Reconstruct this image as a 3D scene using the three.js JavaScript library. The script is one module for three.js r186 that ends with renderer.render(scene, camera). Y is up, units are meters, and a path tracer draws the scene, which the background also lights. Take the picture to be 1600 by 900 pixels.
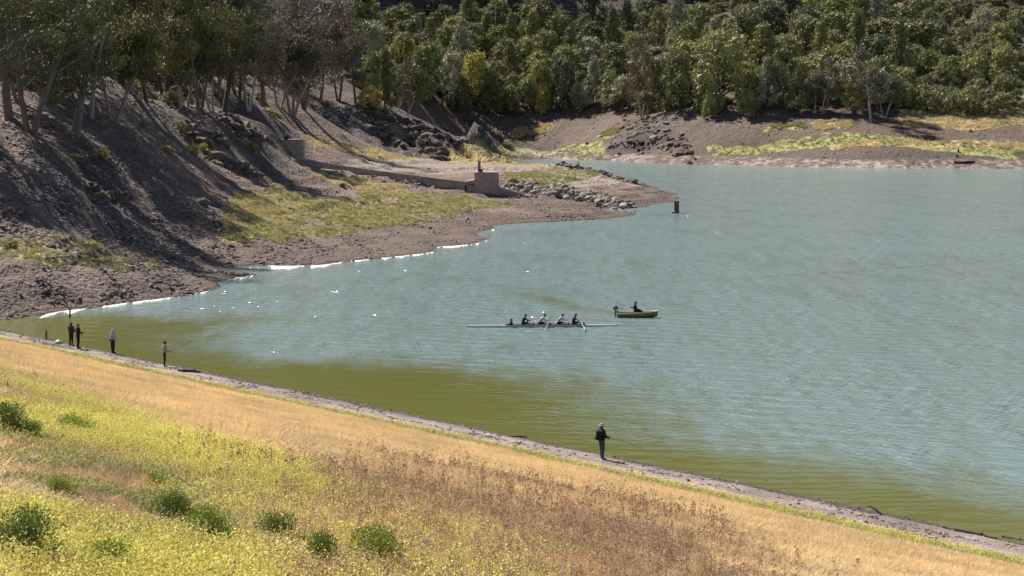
import * as THREE from 'three';
import { mergeGeometries, mergeVertices } from 'three/addons/utils/BufferGeometryUtils.js';

// ---------------------------------------------------------------- camera, sky, sun, exposure
const scene = new THREE.Scene();
const FOCAL = 3000, EYE = 17.4, HORIZON = 180;          // in units of a 1600 x 900 picture
const camera = new THREE.PerspectiveCamera(2 * Math.atan(450 / FOCAL) * 180 / Math.PI, 1600 / 900, 1, 4000);
camera.position.set(0, EYE, 0);
camera.lookAt(0, EYE, -100);
camera.setViewOffset(1600, 900, 0, 450 - HORIZON, 1600, 900);   // the lens looks down at the water
camera.updateProjectionMatrix();

const renderer = new THREE.WebGLRenderer({ antialias: true });
renderer.setSize(1024, 576);
renderer.toneMapping = THREE.LinearToneMapping;
renderer.toneMappingExposure = 1.6;
renderer.shadowMap.enabled = true;

const SUN = new THREE.Vector3(-0.46, 0.69, -0.56).normalize();
const sun = new THREE.DirectionalLight(new THREE.Color().setRGB(1, 0.93, 0.83), 5);
sun.position.copy(SUN).multiplyScalar(900).add(new THREE.Vector3(0, 0, -300));
sun.target.position.set(0, 0, -300);
sun.castShadow = true; sun.shadow.radius = 1;
sun.shadow.mapSize.set(4096, 4096);
Object.assign(sun.shadow.camera, { left: -500, right: 500, top: 500, bottom: -500, near: 10, far: 2200 });
scene.add(sun, sun.target);
sun.name = 'sun'; sun.target.name = 'sun_target';

function skyTexture() {                                  // clear afternoon sky: pale rim, deep blue top, brighter round the sun
  const W = 512, H = 256, data = new Float32Array(W * H * 4);
  for (let r = 0; r < H; r++) for (let c = 0; c < W; c++) {
    const up = ((r + 0.5) / H - 0.5) * Math.PI, az = ((c + 0.5) / W - 0.5) * 2 * Math.PI;
    const x = Math.cos(az) * Math.cos(up), y = Math.sin(up), z = Math.sin(az) * Math.cos(up);
    const t = Math.pow(1 - Math.max(0, y), 3.2), cs = Math.max(-1, Math.min(1, x * SUN.x + y * SUN.y + z * SUN.z));
    const g = 0.25 * Math.pow(Math.max(0, cs), 8) + 0.9 * Math.pow(Math.max(0, cs), 60);
    const lift = 0.82 + 0.18 * cs * cs;
    const k = (r * W + c) * 4;
    data[k] = (0.17 + 0.36 * t) * lift + g * 1.0;
    data[k + 1] = (0.27 + 0.36 * t) * lift + g * 0.98;
    data[k + 2] = (0.47 + 0.26 * t) * lift + g * 0.92;
    data[k + 3] = 1;
  }
  const t = new THREE.DataTexture(data, W, H, THREE.RGBAFormat, THREE.FloatType);
  t.mapping = THREE.EquirectangularReflectionMapping; t.magFilter = THREE.LinearFilter; t.needsUpdate = true;
  return t;
}
scene.background = skyTexture();
scene.environment = scene.background;
scene.environmentIntensity = 0.36;

// ---------------------------------------------------------------- helpers
const rng = (seed) => () => { seed = (seed + 0x6D2B79F5) | 0; let t = Math.imul(seed ^ (seed >>> 15), 1 | seed); t = (t + Math.imul(t ^ (t >>> 7), 61 | t)) ^ t; return ((t ^ (t >>> 14)) >>> 0) / 4294967296; };
const clamp = (x, a = 0, b = 1) => x < a ? a : x > b ? b : x;
const smooth = (a, b, x) => { const t = clamp((x - a) / (b - a)); return t * t * (3 - 2 * t); };
const lerp = (a, b, t) => a + (b - a) * t;
const hash2 = (x, y) => { let h = Math.imul(x, 374761393) + Math.imul(y, 668265263) | 0; h = Math.imul(h ^ (h >>> 13), 1274126177); return ((h ^ (h >>> 16)) >>> 0) / 4294967296; };
function noise2(x, y) {
  const ix = Math.floor(x), iy = Math.floor(y), fx = x - ix, fy = y - iy, u = fx * fx * (3 - 2 * fx), v = fy * fy * (3 - 2 * fy);
  return lerp(lerp(hash2(ix, iy), hash2(ix + 1, iy), u), lerp(hash2(ix, iy + 1), hash2(ix + 1, iy + 1), u), v) * 2 - 1;
}
function fbm(x, y, o = 4) { let s = 0, a = 0.5; for (let i = 0; i < o; i++) { s += a * noise2(x, y); x = x * 2.03 + 17.3; y = y * 2.03 + 9.1; a *= 0.5; } return s; }
const V3 = (x, y, z) => new THREE.Vector3(x, y, z);
const at = (px, py, d) => V3((px - 800) / FOCAL * d, EYE - (py - HORIZON) / FOCAL * d, -d);   // a sight line's point at a depth
const atE = (px, py, e) => at(px, py, (EYE - e) * FOCAL / (py - HORIZON));                    // ... at a height
const lin = (r, g, b) => new THREE.Color().setRGB(r, g, b);
function mat(r, g, b, rough = 0.9, extra = {}) { return new THREE.MeshPhysicalMaterial({ color: lin(r, g, b), roughness: rough, metalness: 0, side: THREE.DoubleSide, ...extra }); }
const taken = {};
const numbered = (n) => { const k = taken[n] = (taken[n] ?? -1) + 1; return k ? n + '_' + String(k).padStart(3, '0') : n; };
function tag(o, label, category, group, kind) {
  if (label) o.userData.label = label; if (category) o.userData.category = category; if (group) o.userData.group = group; if (kind) o.userData.kind = kind;
  return o;
}
function mesh(name, geo, m, parent = scene) {
  const o = new THREE.Mesh(geo, m); o.name = parent === scene ? numbered(name) : name; o.castShadow = o.receiveShadow = true; parent.add(o); return o;
}
function thing(name, label, category, pos, turn = 0, group) {
  const o = new THREE.Group(); o.name = numbered(name); scene.add(o);
  if (pos) o.position.copy(pos); o.rotation.y = turn; return tag(o, label, category, group);
}
function geoFrom(pos, idx, extra = {}) {
  const g = new THREE.BufferGeometry(); g.setAttribute('position', new THREE.Float32BufferAttribute(pos, 3));
  if (idx) g.setIndex(idx);
  for (const k in extra) g.setAttribute(k, new THREE.Float32BufferAttribute(extra[k][0], extra[k][1]));
  g.computeVertexNormals(); return g;
}
// tapered tube through points [x,y,z,r]
function limb(pts, sides = 6) {
  const pos = [], idx = [], n = pts.length, up = V3(0, 0, 0), t = V3(), a = V3(), b = V3();
  for (let i = 0; i < n; i++) {
    const p = pts[i], q = pts[Math.min(n - 1, i + 1)], o = pts[Math.max(0, i - 1)];
    t.set(q[0] - o[0], q[1] - o[1], q[2] - o[2]).normalize();
    up.set(Math.abs(t.y) > 0.9 ? 1 : 0, Math.abs(t.y) > 0.9 ? 0 : 1, 0);
    a.crossVectors(t, up).normalize(); b.crossVectors(t, a);
    for (let k = 0; k < sides; k++) { const w = k / sides * 2 * Math.PI, c = Math.cos(w) * p[3], s = Math.sin(w) * p[3]; pos.push(p[0] + a.x * c + b.x * s, p[1] + a.y * c + b.y * s, p[2] + a.z * c + b.z * s); }
  }
  for (let i = 0; i < n - 1; i++) for (let k = 0; k < sides; k++) { const k2 = (k + 1) % sides, A = i * sides + k, B = i * sides + k2, C = A + sides, D = B + sides; idx.push(A, B, C, B, D, C); }
  for (const [base, flip] of [[0, 1], [(n - 1) * sides, 0]]) for (let k = 1; k < sides - 1; k++) idx.push(base, base + (flip ? k : k + 1), base + (flip ? k + 1 : k));
  return geoFrom(pos, idx);
}
const boxGeo = (x0, x1, y0, y1, z0, z1) => new THREE.BoxGeometry(x1 - x0, y1 - y0, z1 - z0).translate((x0 + x1) / 2, (y0 + y1) / 2, (z0 + z1) / 2);
const plain = (g) => { const r = g.index ? g.toNonIndexed() : g; for (const k of Object.keys(r.attributes)) if (k !== 'position' && k !== 'normal') r.deleteAttribute(k); return r; };
const join = (...gs) => mergeGeometries(gs.flat().map(plain));
function rockGeo(seed, detail = 1, flat = 0.75) {
  const g = mergeVertices(new THREE.IcosahedronGeometry(1, detail).deleteAttribute('uv').deleteAttribute('normal')), p = g.attributes.position, R = rng(seed);
  const planes = Array.from({ length: 11 }, () => [V3(R() - 0.5, R() - 0.5, R() - 0.5).normalize(), 0.5 + 0.38 * R()]), v = V3();
  for (let i = 0; i < p.count; i++) { v.fromBufferAttribute(p, i); for (const [n, h] of planes) { const k = v.dot(n); if (k > h) v.addScaledVector(n, h - k); } v.multiplyScalar(0.94 + 0.12 * R()); p.setXYZ(i, v.x, v.y * flat, v.z); }
  const o = g.toNonIndexed(); o.computeVertexNormals(); return o;
}
function colorTexture(W, H, fn) {                        // fn(u, v) -> linear rgb; stored as sRGB bytes
  const data = new Uint8Array(W * H * 4), enc = (x) => 255 * (x <= 0.0031308 ? 12.92 * x : 1.055 * Math.pow(x, 1 / 2.4) - 0.055);
  for (let r = 0; r < H; r++) for (let c = 0; c < W; c++) { const q = fn((c + 0.5) / W, (r + 0.5) / H), k = (r * W + c) * 4; for (let i = 0; i < 3; i++) data[k + i] = enc(clamp(q[i])); data[k + 3] = 255; }
  const t = new THREE.DataTexture(data, W, H); t.colorSpace = THREE.SRGBColorSpace; t.magFilter = THREE.LinearFilter; t.needsUpdate = true; return t;
}
function greyTile(W, fn) {
  const data = new Uint8Array(W * W * 4);
  for (let r = 0; r < W; r++) for (let c = 0; c < W; c++) { const v = 255 * clamp(fn(c / W, r / W)), k = (r * W + c) * 4; data[k] = data[k + 1] = data[k + 2] = v; data[k + 3] = 255; }
  const t = new THREE.DataTexture(data, W, W); t.wrapS = t.wrapT = THREE.RepeatWrapping; t.magFilter = THREE.LinearFilter; t.needsUpdate = true; return t;
}
function tileNoise(u, v, cells, o = 5, cv = cells) {                 // noise that repeats over 0..1
  let s = 0, a = 0.5;
  for (let i = 0; i < o; i++) {
    const x = u * cells, y = v * cv, ix = Math.floor(x), iy = Math.floor(y), fx = x - ix, fy = y - iy, p = fx * fx * (3 - 2 * fx), q = fy * fy * (3 - 2 * fy), m = (k, n) => ((k % n) + n) % n, h = (i1, j1) => hash2(m(i1, cells) + 131 * i, m(j1, cv) + 57 * i);
    s += a * (lerp(lerp(h(ix, iy), h(ix + 1, iy), p), lerp(h(ix, iy + 1), h(ix + 1, iy + 1), p), q) * 2 - 1); a *= 0.55; cells *= 2; cv *= 2;
  }
  return s;
}
const inside = (poly, x, y) => { let c = false; for (let i = 0, j = poly.length - 1; i < poly.length; j = i++) { const [xi, yi] = poly[i], [xj, yj] = poly[j]; if ((yi > y) !== (yj > y) && x < (xj - xi) * (y - yi) / (yj - yi) + xi) c = !c; } return c; };
function instanced(name, geo, m, list, label, category) { // list of [matrix, color?]
  const o = new THREE.InstancedMesh(geo, m, list.length); o.name = numbered(name);
  list.forEach(([M, c], i) => { o.setMatrixAt(i, M); if (c) o.setColorAt(i, c); });
  o.castShadow = o.receiveShadow = true; scene.add(o); return tag(o, label, category, null, 'stuff');
}
const place = (x, y, z, turn, sx, sy = sx, sz = sx, tx = 0, tz = 0) => new THREE.Matrix4().compose(V3(x, y, z), new THREE.Quaternion().setFromEuler(new THREE.Euler(tx, turn, tz, 'YXZ')), V3(sx, sy, sz));
// ---------------------------------------------------------------- terrain heights
// near bank: a straight earth dam face. (ax, p) = along and across its waterline
const NX = 0.78, ND = 0.6258, SHORE_P = 65.1, BEACH_P = 57.8;
const acrossOf = (x, d) => x * NX + d * ND, alongOf = (x, d) => -x * ND + d * NX;
function bankHeight(x, d) {
  const p = acrossOf(x, d), a = alongOf(x, d);
  const wob = 0.55 * fbm(a * 0.07, p * 0.05, 3);
  let h;
  if (p > BEACH_P) { const t = (p - BEACH_P) / (SHORE_P - BEACH_P); h = 1 - t + 0.12 * Math.sin(t * Math.PI) ; if (p > SHORE_P) h = -(p - SHORE_P) * 0.2; h += 0.16 * wob * smooth(1.5, 0.5, t) + 0.09 * fbm(a * 0.9, p * 1.7, 3) * smooth(1.2, 0.8, t) + 0.05 * Math.sin(p * 3.1 + wob * 2.2); }
  else h = 1 + 0.25 * (BEACH_P - p) + wob * smooth(0, 6, BEACH_P - p) * 0.5 + 0.07 * fbm(a * 0.8, p * 0.8, 3) + 0.08 * wob;
  return h;
}
// the lake's other side: heights through surveyed points, smoothly joined (thin plate spline)
const ctrl = [];
const P = (px, py, e) => { const v = atE(px, py, e); ctrl.push([v.x, -v.z, e]); };
const D = (px, py, d) => { const v = at(px, py, d); ctrl.push([v.x, d, v.y]); };
const Wp = (px, d, e) => ctrl.push([(px - 800) / FOCAL * d, d, e]);
const leftShore = [[-100, 508], [0, 501], [100, 487], [200, 474], [300, 461], [345, 449], [400, 431], [500, 415], [600, 404], [680, 394], [735, 383], [765, 373], [773, 358], [800, 350], [860, 347], [920, 344], [965, 340]];
for (const [x, y] of leftShore) { P(x, y, 0); }
for (const [x, y] of [[-100, 508], [100, 487], [300, 461], [400, 431], [500, 415], [600, 404], [735, 383], [860, 347], [950, 340]]) { const d = EYE * FOCAL / (y - HORIZON); Wp(x + 12, d - 12, -2.2); }
Wp(850, 283, -2); Wp(1000, 315, -2.5);
for (const [x, y] of [[985, 332], [1008, 324], [1040, 317], [1062, 308]]) P(x, y, 0);
Wp(1020, 352, -2); Wp(1075, 375, -2); Wp(1100, 410, -2.2); Wp(1075, 450, -2); Wp(1010, 495, -2); Wp(930, 540, -2); Wp(850, 580, -2); Wp(780, 600, -2); Wp(1050, 600, -3); Wp(1200, 560, -4); Wp(1300, 450, -5); Wp(1200, 300, -5); Wp(1500, 560, -4);
P(1045, 300, 0.5); P(1000, 286, 1.3); P(940, 271, 3); P(890, 257, 5); P(860, 254.5, 5.3); P(800, 253, 5.5); P(730, 251, 5.8);
D(728, 294, 393); D(760, 298, 390); D(452, 247, 395); D(600, 272, 393); D(830, 309, 384);
for (const a of [[500, 290, 330], [600, 302, 340], [700, 320, 340], [600, 350, 280], [500, 342, 275], [500, 388, 240], [600, 380, 258], [700, 352, 290], [800, 325, 350], [900, 327, 350], [850, 302, 383], [905, 306, 378], [950, 320, 362], [920, 285, 415], [1000, 302, 412],
  [430, 254, 374], [446, 256, 380], [480, 276, 360], [520, 282, 357], [560, 287, 366], [600, 293, 366], [455, 264, 374], [440, 260, 380], [650, 297, 371], [540, 268, 385], [470, 256, 386], [600, 258, 430], [700, 270, 430], [800, 270, 430], [850, 263, 458], [650, 249, 480], [560, 241, 460], [500, 226, 450], [470, 216, 455],
  [0, 180, 239], [0, 300, 199], [0, 400, 178], [0, 450, 170], [100, 400, 186], [100, 300, 210], [100, 200, 243], [50, 215, 229], [200, 140, 304], [200, 200, 275], [200, 300, 236], [200, 400, 204], [300, 400, 222], [300, 300, 260], [300, 230, 297], [300, 180, 329], [340, 190, 327], [400, 300, 285], [400, 262, 315], [400, 350, 250], [350, 425, 214], [420, 275, 322], [440, 264, 335], [500, 302, 320], [550, 316, 313], [380, 200, 340], [420, 200, 365], [400, 217, 368], [430, 206, 402], [460, 203, 418],
  [100, 130, 364], [0, 120, 385], [300, 148, 385], [-100, 180, 225], [-100, 300, 196], [-100, 420, 180], [-150, 100, 389], [400, 165, 400], [480, 168, 480], [500, 165, 560], [600, 160, 570], [500, 232, 510], [600, 236, 520], [690, 247, 530], [640, 190, 560], [690, 225, 542], [690, 205, 640],
  [700, 238, 720], [738, 188, 765], [745, 225, 770], [850, 178, 840], [850, 215, 815], [850, 236, 800], [1000, 175, 790], [1000, 215, 748], [1000, 239, 738], [1100, 246, 690], [1100, 185, 732], [1200, 238, 680], [1200, 190, 712], [1300, 243, 650], [1300, 185, 700], [1450, 170, 710], [1450, 215, 668], [1450, 246, 640], [1600, 160, 710], [1600, 210, 670], [1600, 246, 640], [1800, 160, 710], [1800, 246, 640],
  [700, 110, 880], [700, 45, 970], [700, -100, 1030], [700, -350, 1130], [850, 100, 900], [850, 45, 975], [850, -100, 1035], [850, -350, 1130], [1000, 100, 850], [1000, 40, 950], [1000, -120, 1060], [1000, -350, 1180], [1200, 100, 800], [1200, 0, 930], [1200, -200, 1100], [1400, 100, 780], [1400, 10, 880], [1400, -200, 1080], [1600, 100, 770], [1600, 0, 870], [1600, -200, 1070], [1850, 100, 770], [1850, -200, 1070], [500, 100, 660], [500, 0, 800], [500, -250, 1050], [300, 50, 500], [300, -150, 800], [0, 0, 500], [0, -200, 800], [-200, 0, 500], [-200, -250, 900], [600, 90, 760], [2100, -250, 1150], [-300, 200, 225]]) D(...a);
for (const [x, y] of [[725, 246.5], [800, 247.5], [875, 249], [975, 252.5], [1097, 257], [1200, 259.5], [1300, 262], [1450, 263], [1600, 263.5], [1800, 264]]) { P(x, y, 0); Wp(x, EYE * FOCAL / (y - HORIZON) - 25, -2.5); }
const TPS = (() => {
  const S = 1 / 200, n = ctrl.length, N = n + 3, A = Array.from({ length: N }, () => new Float64Array(N + 1));
  const U = (r2) => r2 > 1e-12 ? r2 * Math.log(r2) : 0;
  for (let i = 0; i < n; i++) {
    const [xi, di, ei] = ctrl[i];
    for (let j = 0; j < n; j++) A[i][j] = U(((xi - ctrl[j][0]) ** 2 + (di - ctrl[j][1]) ** 2) * S * S);
    A[i][i] += 0.00004;
    A[i][n] = A[n][i] = 1; A[i][n + 1] = A[n + 1][i] = xi * S; A[i][n + 2] = A[n + 2][i] = di * S; A[i][N] = ei;
  }
  for (let c = 0; c < N; c++) {
    let b = c; for (let r = c + 1; r < N; r++) if (Math.abs(A[r][c]) > Math.abs(A[b][c])) b = r;
    [A[c], A[b]] = [A[b], A[c]];
    for (let r = c + 1; r < N; r++) { const f = A[r][c] / A[c][c]; if (f) for (let k = c; k <= N; k++) A[r][k] -= f * A[c][k]; }
  }
  const w = new Float64Array(N);
  for (let r = N - 1; r >= 0; r--) { let s = A[r][N]; for (let k = r + 1; k < N; k++) s -= A[r][k] * w[k]; w[r] = s / A[r][r]; }
  return (x, d) => { let s = w[n] + w[n + 1] * x * S + w[n + 2] * d * S; for (let i = 0; i < n; i++) s += w[i] * U(((x - ctrl[i][0]) ** 2 + (d - ctrl[i][1]) ** 2) * S * S); return s; };
})();
const rockiness = (x, d) => {                            // how craggy the ground is here
  const g = (cx, cd, rx, rd) => Math.exp(-(((x - cx) / rx) ** 2) - (((d - cd) / rd) ** 2));
  return clamp(0.6 * g(-58, 335, 10, 30) + 0.5 * g(-95, 235, 22, 30) + g(-40, 545, 45, 28) + g(-15, 545, 22, 22) + g(56, 745, 22, 24) + 0.8 * g(-14, 765, 16, 30) + 0.45 * g(-45, 220, 25, 50));
};
function landHeight(x, d) {
  let h = TPS(x, d);
  const dry = smooth(-0.3, 3, h), rk = rockiness(x, d), far = smooth(540, 800, d);
  h += dry * (0.35 * fbm(x * 0.11, d * 0.08, 3) + 0.22 * fbm(x * 0.5, d * 0.4, 3));
  const ridge = 1 - Math.abs(fbm(x * 0.13 + 0.07 * d, d * 0.06, 4)) * 2.4;
  h += dry * rk * (2.6 * (ridge - 0.55) + 1.1 * fbm(x * 0.55, d * 0.35, 3));
  h += far * smooth(18, 45, h) * 6 * fbm(x * 0.012 + 3, d * 0.012, 3);
  // old waterlines cut little level benches into the mud
  if (h > 0.05 && h < 11 && rk < 0.5) { const st = h < 3.2 ? 0.8 : 1.25, q = h / st + 0.25 * fbm(x * 0.04, d * 0.04, 2), f = q - Math.floor(q), bench = (Math.floor(q) + smooth(0.72, 1, f)) * st - (q * st); h += bench * 1.0 * smooth(0.05, 0.6, h) * smooth(11, 5, h) * (1 - rk) * (0.6 + 0.4 * noise2(x * 0.03, d * 0.02)); }
  if (far > 0 && h > 0 && h < 3.2) h = lerp(h, 3.2 * Math.pow(h / 3.2, 0.5), far);   // wave-cut scarp
  return h;
}
class Field {                                            // a rectangular height grid: mesh + quick look-up
  constructor(x0, x1, d0, d1, step, fn) {
    Object.assign(this, { x0, d0, step }); this.nx = Math.round((x1 - x0) / step) + 1; this.nd = Math.round((d1 - d0) / step) + 1; this.x1 = x0 + (this.nx - 1) * step; this.d1 = d0 + (this.nd - 1) * step;
    this.h = new Float32Array(this.nx * this.nd);
    for (let j = 0; j < this.nd; j++) for (let i = 0; i < this.nx; i++) this.h[j * this.nx + i] = fn(x0 + i * step, d0 + j * step);
  }
  has(x, d) { return x >= this.x0 && x < this.x1 && d >= this.d0 && d < this.d1; }
  get(x, d) {
    const u = clamp((x - this.x0) / this.step, 0, this.nx - 1.001), v = clamp((d - this.d0) / this.step, 0, this.nd - 1.001), i = Math.floor(u), j = Math.floor(v), a = u - i, b = v - j, k = j * this.nx + i;
    return lerp(lerp(this.h[k], this.h[k + 1], a), lerp(this.h[k + this.nx], this.h[k + this.nx + 1], a), b);
  }
  geometry(keep = () => true) {
    const { nx, nd, step } = this, pos = new Float32Array(nx * nd * 3), uv = new Float32Array(nx * nd * 2), uv1 = new Float32Array(nx * nd * 2), idx = [];
    for (let j = 0; j < nd; j++) for (let i = 0; i < nx; i++) { const k = j * nx + i, x = this.x0 + i * step, d = this.d0 + j * step; pos.set([x, this.h[k], -d], k * 3); uv.set([i / (nx - 1), j / (nd - 1)], k * 2); uv1.set([x, d], k * 2); }
    for (let j = 0; j < nd - 1; j++) for (let i = 0; i < nx - 1; i++) { const k = j * nx + i; if (keep(k, this, i, j)) idx.push(k, k + 1, k + nx, k + 1, k + nx + 1, k + nx); }
    const g = new THREE.BufferGeometry();
    g.setAttribute('position', new THREE.BufferAttribute(pos, 3)); g.setAttribute('uv', new THREE.BufferAttribute(uv, 2)); g.setAttribute('uv1', new THREE.BufferAttribute(uv1, 2)); g.setIndex(idx); g.computeVertexNormals();
    return g;
  }
}
const bank = new Field(-95, 75, -6, 200, 0.6, bankHeight);
const land = new Field(-170, 70, 150, 559.5, 0.7, landHeight);
const hills = new Field(-480, 519, 552, 1350, 3, landHeight);
const groundAt = (x, d) => { if (d < 200 && acrossOf(x, d) < SHORE_P + 1) return bank.get(x, d); if (land.has(x, d)) return land.get(x, d); return hills.has(x, d) ? hills.get(x, d) : landHeight(x, d); };
function hit(px, py, from = 12) {                        // where a sight line meets the ground
  let d = from, last = d;
  for (; d < 1350; d += d < 140 ? 0.5 : 1.5) { const v = at(px, py, d); if (v.y < Math.max(0, groundAt(v.x, d))) { let lo = last, hi = d; for (let i = 0; i < 12; i++) { const m = (lo + hi) / 2, q = at(px, py, m); if (q.y < Math.max(0, groundAt(q.x, m))) hi = m; else lo = m; } return at(px, py, hi); } last = d; }
  return at(px, py, 1350);
}
const stand = (v, sink = 0) => V3(v.x, groundAt(v.x, -v.z) - sink, v.z);
const plot = (list, from) => list.map(([a, b]) => { const v = hit(a, b, from); return [v.x, -v.z]; });

// ---------------------------------------------------------------- ground surfaces
const grit = greyTile(512, (u, v) => 0.5 + 0.55 * tileNoise(u, v, 24, 5));
const gritFor = (sx, sy) => { const t = grit.clone(); t.channel = 1; t.repeat.set(1 / sx, 1 / sy); t.needsUpdate = true; return t; };
const MUD = [0.27, 0.188, 0.155], MUD2 = [0.14, 0.094, 0.078], PALE = [0.36, 0.295, 0.255], STRAW = [0.47, 0.34, 0.145], MEADOW = [0.31, 0.31, 0.095], ROCK = [0.13, 0.11, 0.104], ROCK2 = [0.068, 0.056, 0.054], DUFF = [0.075, 0.058, 0.045];
const mix = (a, b, t) => [a[0] + (b[0] - a[0]) * t, a[1] + (b[1] - a[1]) * t, a[2] + (b[2] - a[2]) * t];
// where meadow, straw and rock lie on the far side
const meadowA = plot([[340, 330], [430, 285], [520, 315], [600, 300], [720, 305], [800, 318], [770, 326], [715, 330], [640, 350], [560, 362], [470, 375], [400, 382], [345, 372]], 150);
const meadowLeft = plot([[-60, 380], [60, 375], [160, 385], [270, 398], [200, 412], [100, 416], [-60, 425]], 150);
const strawA = [plot([[500, 268], [600, 285], [650, 302], [620, 318], [560, 296], [480, 270]], 150), plot([[468, 205], [490, 212], [560, 232], [650, 241], [640, 251], [560, 245], [478, 240]], 150), plot([[700, 252], [860, 255.5], [850, 259.5], [780, 257], [700, 256]], 150), plot([[350, 320], [420, 305], [470, 318], [460, 345], [360, 350]], 150)];
const meadowB = [plot([[880, 262], [960, 272], [985, 282], [905, 277], [850, 268]], 150), plot([[780, 275], [830, 268], [900, 280], [870, 298], [800, 292]], 150)];
const paleFlat = plot([[470, 256], [600, 250], [720, 250], [880, 258], [1000, 290], [900, 292], [780, 262], [700, 272], [560, 262]], 150);
const near = (poly, x, d, w) => { const a = w * fbm(x * 0.35, d * 0.2, 3) * 2, b = w * fbm(x * 0.35 + 40, d * 0.2, 3) * 3; return inside(poly, x + a, d + b); };
function landColor(u, v) {
  const x = land.x0 + u * (land.x1 - land.x0), d = land.d0 + v * (land.d1 - land.d0), h = land.get(x, d), n = fbm(x * 0.25, d * 0.18, 4), f = fbm(x * 1.7, d * 1.1, 3), hash = hash2(Math.floor(x * 9), Math.floor(d * 5));
  let c = mix(MUD, MUD2, clamp(0.4 + n * 1.1 + f * 0.5));
  const sl = Math.hypot(land.get(x + 0.9, d) - land.get(x - 0.9, d), land.get(x, d + 0.9) - land.get(x, d - 0.9)) / 1.8;
  const rk = rockiness(x, d);
  c = mix(c, mix(ROCK, ROCK2, clamp(0.5 + n * 1.4 + f * 0.8)), clamp(rk * 1.4 + smooth(0.55, 1.0, sl)) * 0.9);
  if (d > 380 && inside(paleFlat, x + n, d + n * 6)) c = mix(c, PALE, 0.75 + 0.3 * f);
  let gcover = 0, g = MEADOW;
  if (near(meadowA, x, d, 2) || near(meadowLeft, x, d, 2)) { gcover = smooth(-0.35, 0.25, n + f * 0.7 + 0.16); if (fbm(x * 0.12 + 5, d * 0.07, 2) > 0.08) g = mix(MEADOW, STRAW, 0.65); }
  for (const q of meadowB) if (near(q, x, d, 2)) gcover = Math.max(gcover, smooth(-0.2, 0.35, n + f));
  for (const q of strawA) if (near(q, x, d, 2)) { gcover = Math.max(gcover, smooth(-0.5, 0.1, n + f * 0.5)); g = mix(STRAW, MEADOW, clamp(0.15 + f * 0.3)); }
  c = mix(c, g, clamp(gcover) * 0.9);
  // low wet rim and leaf litter under the trees
  c = mix(c, [0.105, 0.072, 0.06], smooth(1.9 + n, 1.0 + n, h) * 0.55);
  c = mix(c, [0.07, 0.05, 0.042], smooth(0.35, 0.05, h) * 0.7);
  c = mix(c, [0.2, 0.155, 0.135], smooth(17, 20, h) * smooth(-0.1, 0.4, n + f) * (d < 420 ? 0.6 : 0));
  const k = 0.82 + 0.36 * hash + 0.5 * f;
  return [c[0] * k, c[1] * k, c[2] * k];
}
const strawC = [plot([[1405, 170], [1600, 172], [1600, 196], [1520, 203], [1420, 198]], 500), plot([[1300, 226], [1600, 224], [1600, 232], [1310, 233]], 500), plot([[805, 200], [860, 193], [855, 207], [800, 211]], 500), plot([[1270, 190], [1330, 187], [1330, 200], [1270, 203]], 500), plot([[1320, 3], [1400, -4], [1405, 14], [1330, 18]], 500)];
const meadowC = [plot([[745, 215], [800, 212], [950, 215], [945, 234], [740, 236]], 500), plot([[1110, 225], [1190, 222], [1600, 232], [1600, 246], [1120, 245]], 500), plot([[935, 205], [970, 200], [972, 208], [940, 213]], 500), plot([[1210, 190], [1250, 192], [1260, 200], [1205, 200]], 500)];
function hillColor(u, v) {
  const x = hills.x0 + u * (hills.x1 - hills.x0), d = hills.d0 + v * (hills.d1 - hills.d0), h = hills.get(x, d), n = fbm(x * 0.08, d * 0.06, 4), f = fbm(x * 0.7, d * 0.5, 3), rk = rockiness(x, d);
  let c = mix([0.15, 0.106, 0.088], [0.085, 0.058, 0.05], clamp(0.5 + 1.3 * n + f * 0.9));
  c = mix(c, [0.15, 0.1, 0.062], smooth(4, 12, h) * 0.6 * clamp(0.6 + n));
  c = mix(c, mix(ROCK, ROCK2, clamp(0.5 + n * 2 + f)), rk);
  const wob = (q) => inside(q, x + 9 * n + 3 * f, d + 5 * n);
  for (const q of meadowC) if (wob(q)) c = mix(c, MEADOW, smooth(-0.5, 0.05, n + f * 0.8) * 0.9);
  for (const q of strawC) if (wob(q)) c = mix(c, STRAW, smooth(-0.6, 0, n + f * 0.6) * 0.8);
  if (h < 3) c = mix(c, mix(MUD2, PALE, clamp(0.3 + f * 1.2 + n)), smooth(3, 2, h) * 0.9);
  c = mix(c, DUFF, smooth(19, 26, h) * 0.95 * (strawC[4] && wob(strawC[4]) ? 0.2 : 1));
  const k = 0.85 + 0.6 * f + 0.25 * hash2(Math.floor(x * 2), Math.floor(d * 2));
  return [c[0] * k, c[1] * k, c[2] * k];
}
function bankColor(u, v) {
  const x = bank.x0 + u * (bank.x1 - bank.x0), d = bank.d0 + v * (bank.d1 - bank.d0), p = acrossOf(x, d), a = alongOf(x, d), n = fbm(a * 0.35, p * 0.5, 4), f = fbm(a * 2.2, p * 2.8, 3), hash = hash2(Math.floor(x * 16), Math.floor(d * 12));
  const mud = mix([0.35, 0.28, 0.25], [0.19, 0.146, 0.13], clamp(0.45 + n * 0.9 + f * 0.6 + 0.22 * Math.sin(p * 3.1 + n * 3)));
  const wet = mix(mud, [0.06, 0.047, 0.043], smooth(SHORE_P - 1.0, SHORE_P - 0.25, p + 0.7 * n));
  const soil = mix([0.42, 0.27, 0.105], [0.3, 0.19, 0.085], clamp(0.5 + n + f));
  const c = mix(soil, wet, smooth(BEACH_P - 1.2, BEACH_P + 0.2, p + 0.8 * n));
  const k = 0.85 + 0.3 * hash + 0.35 * f;
  return [c[0] * k, c[1] * k, c[2] * k];
}
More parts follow.
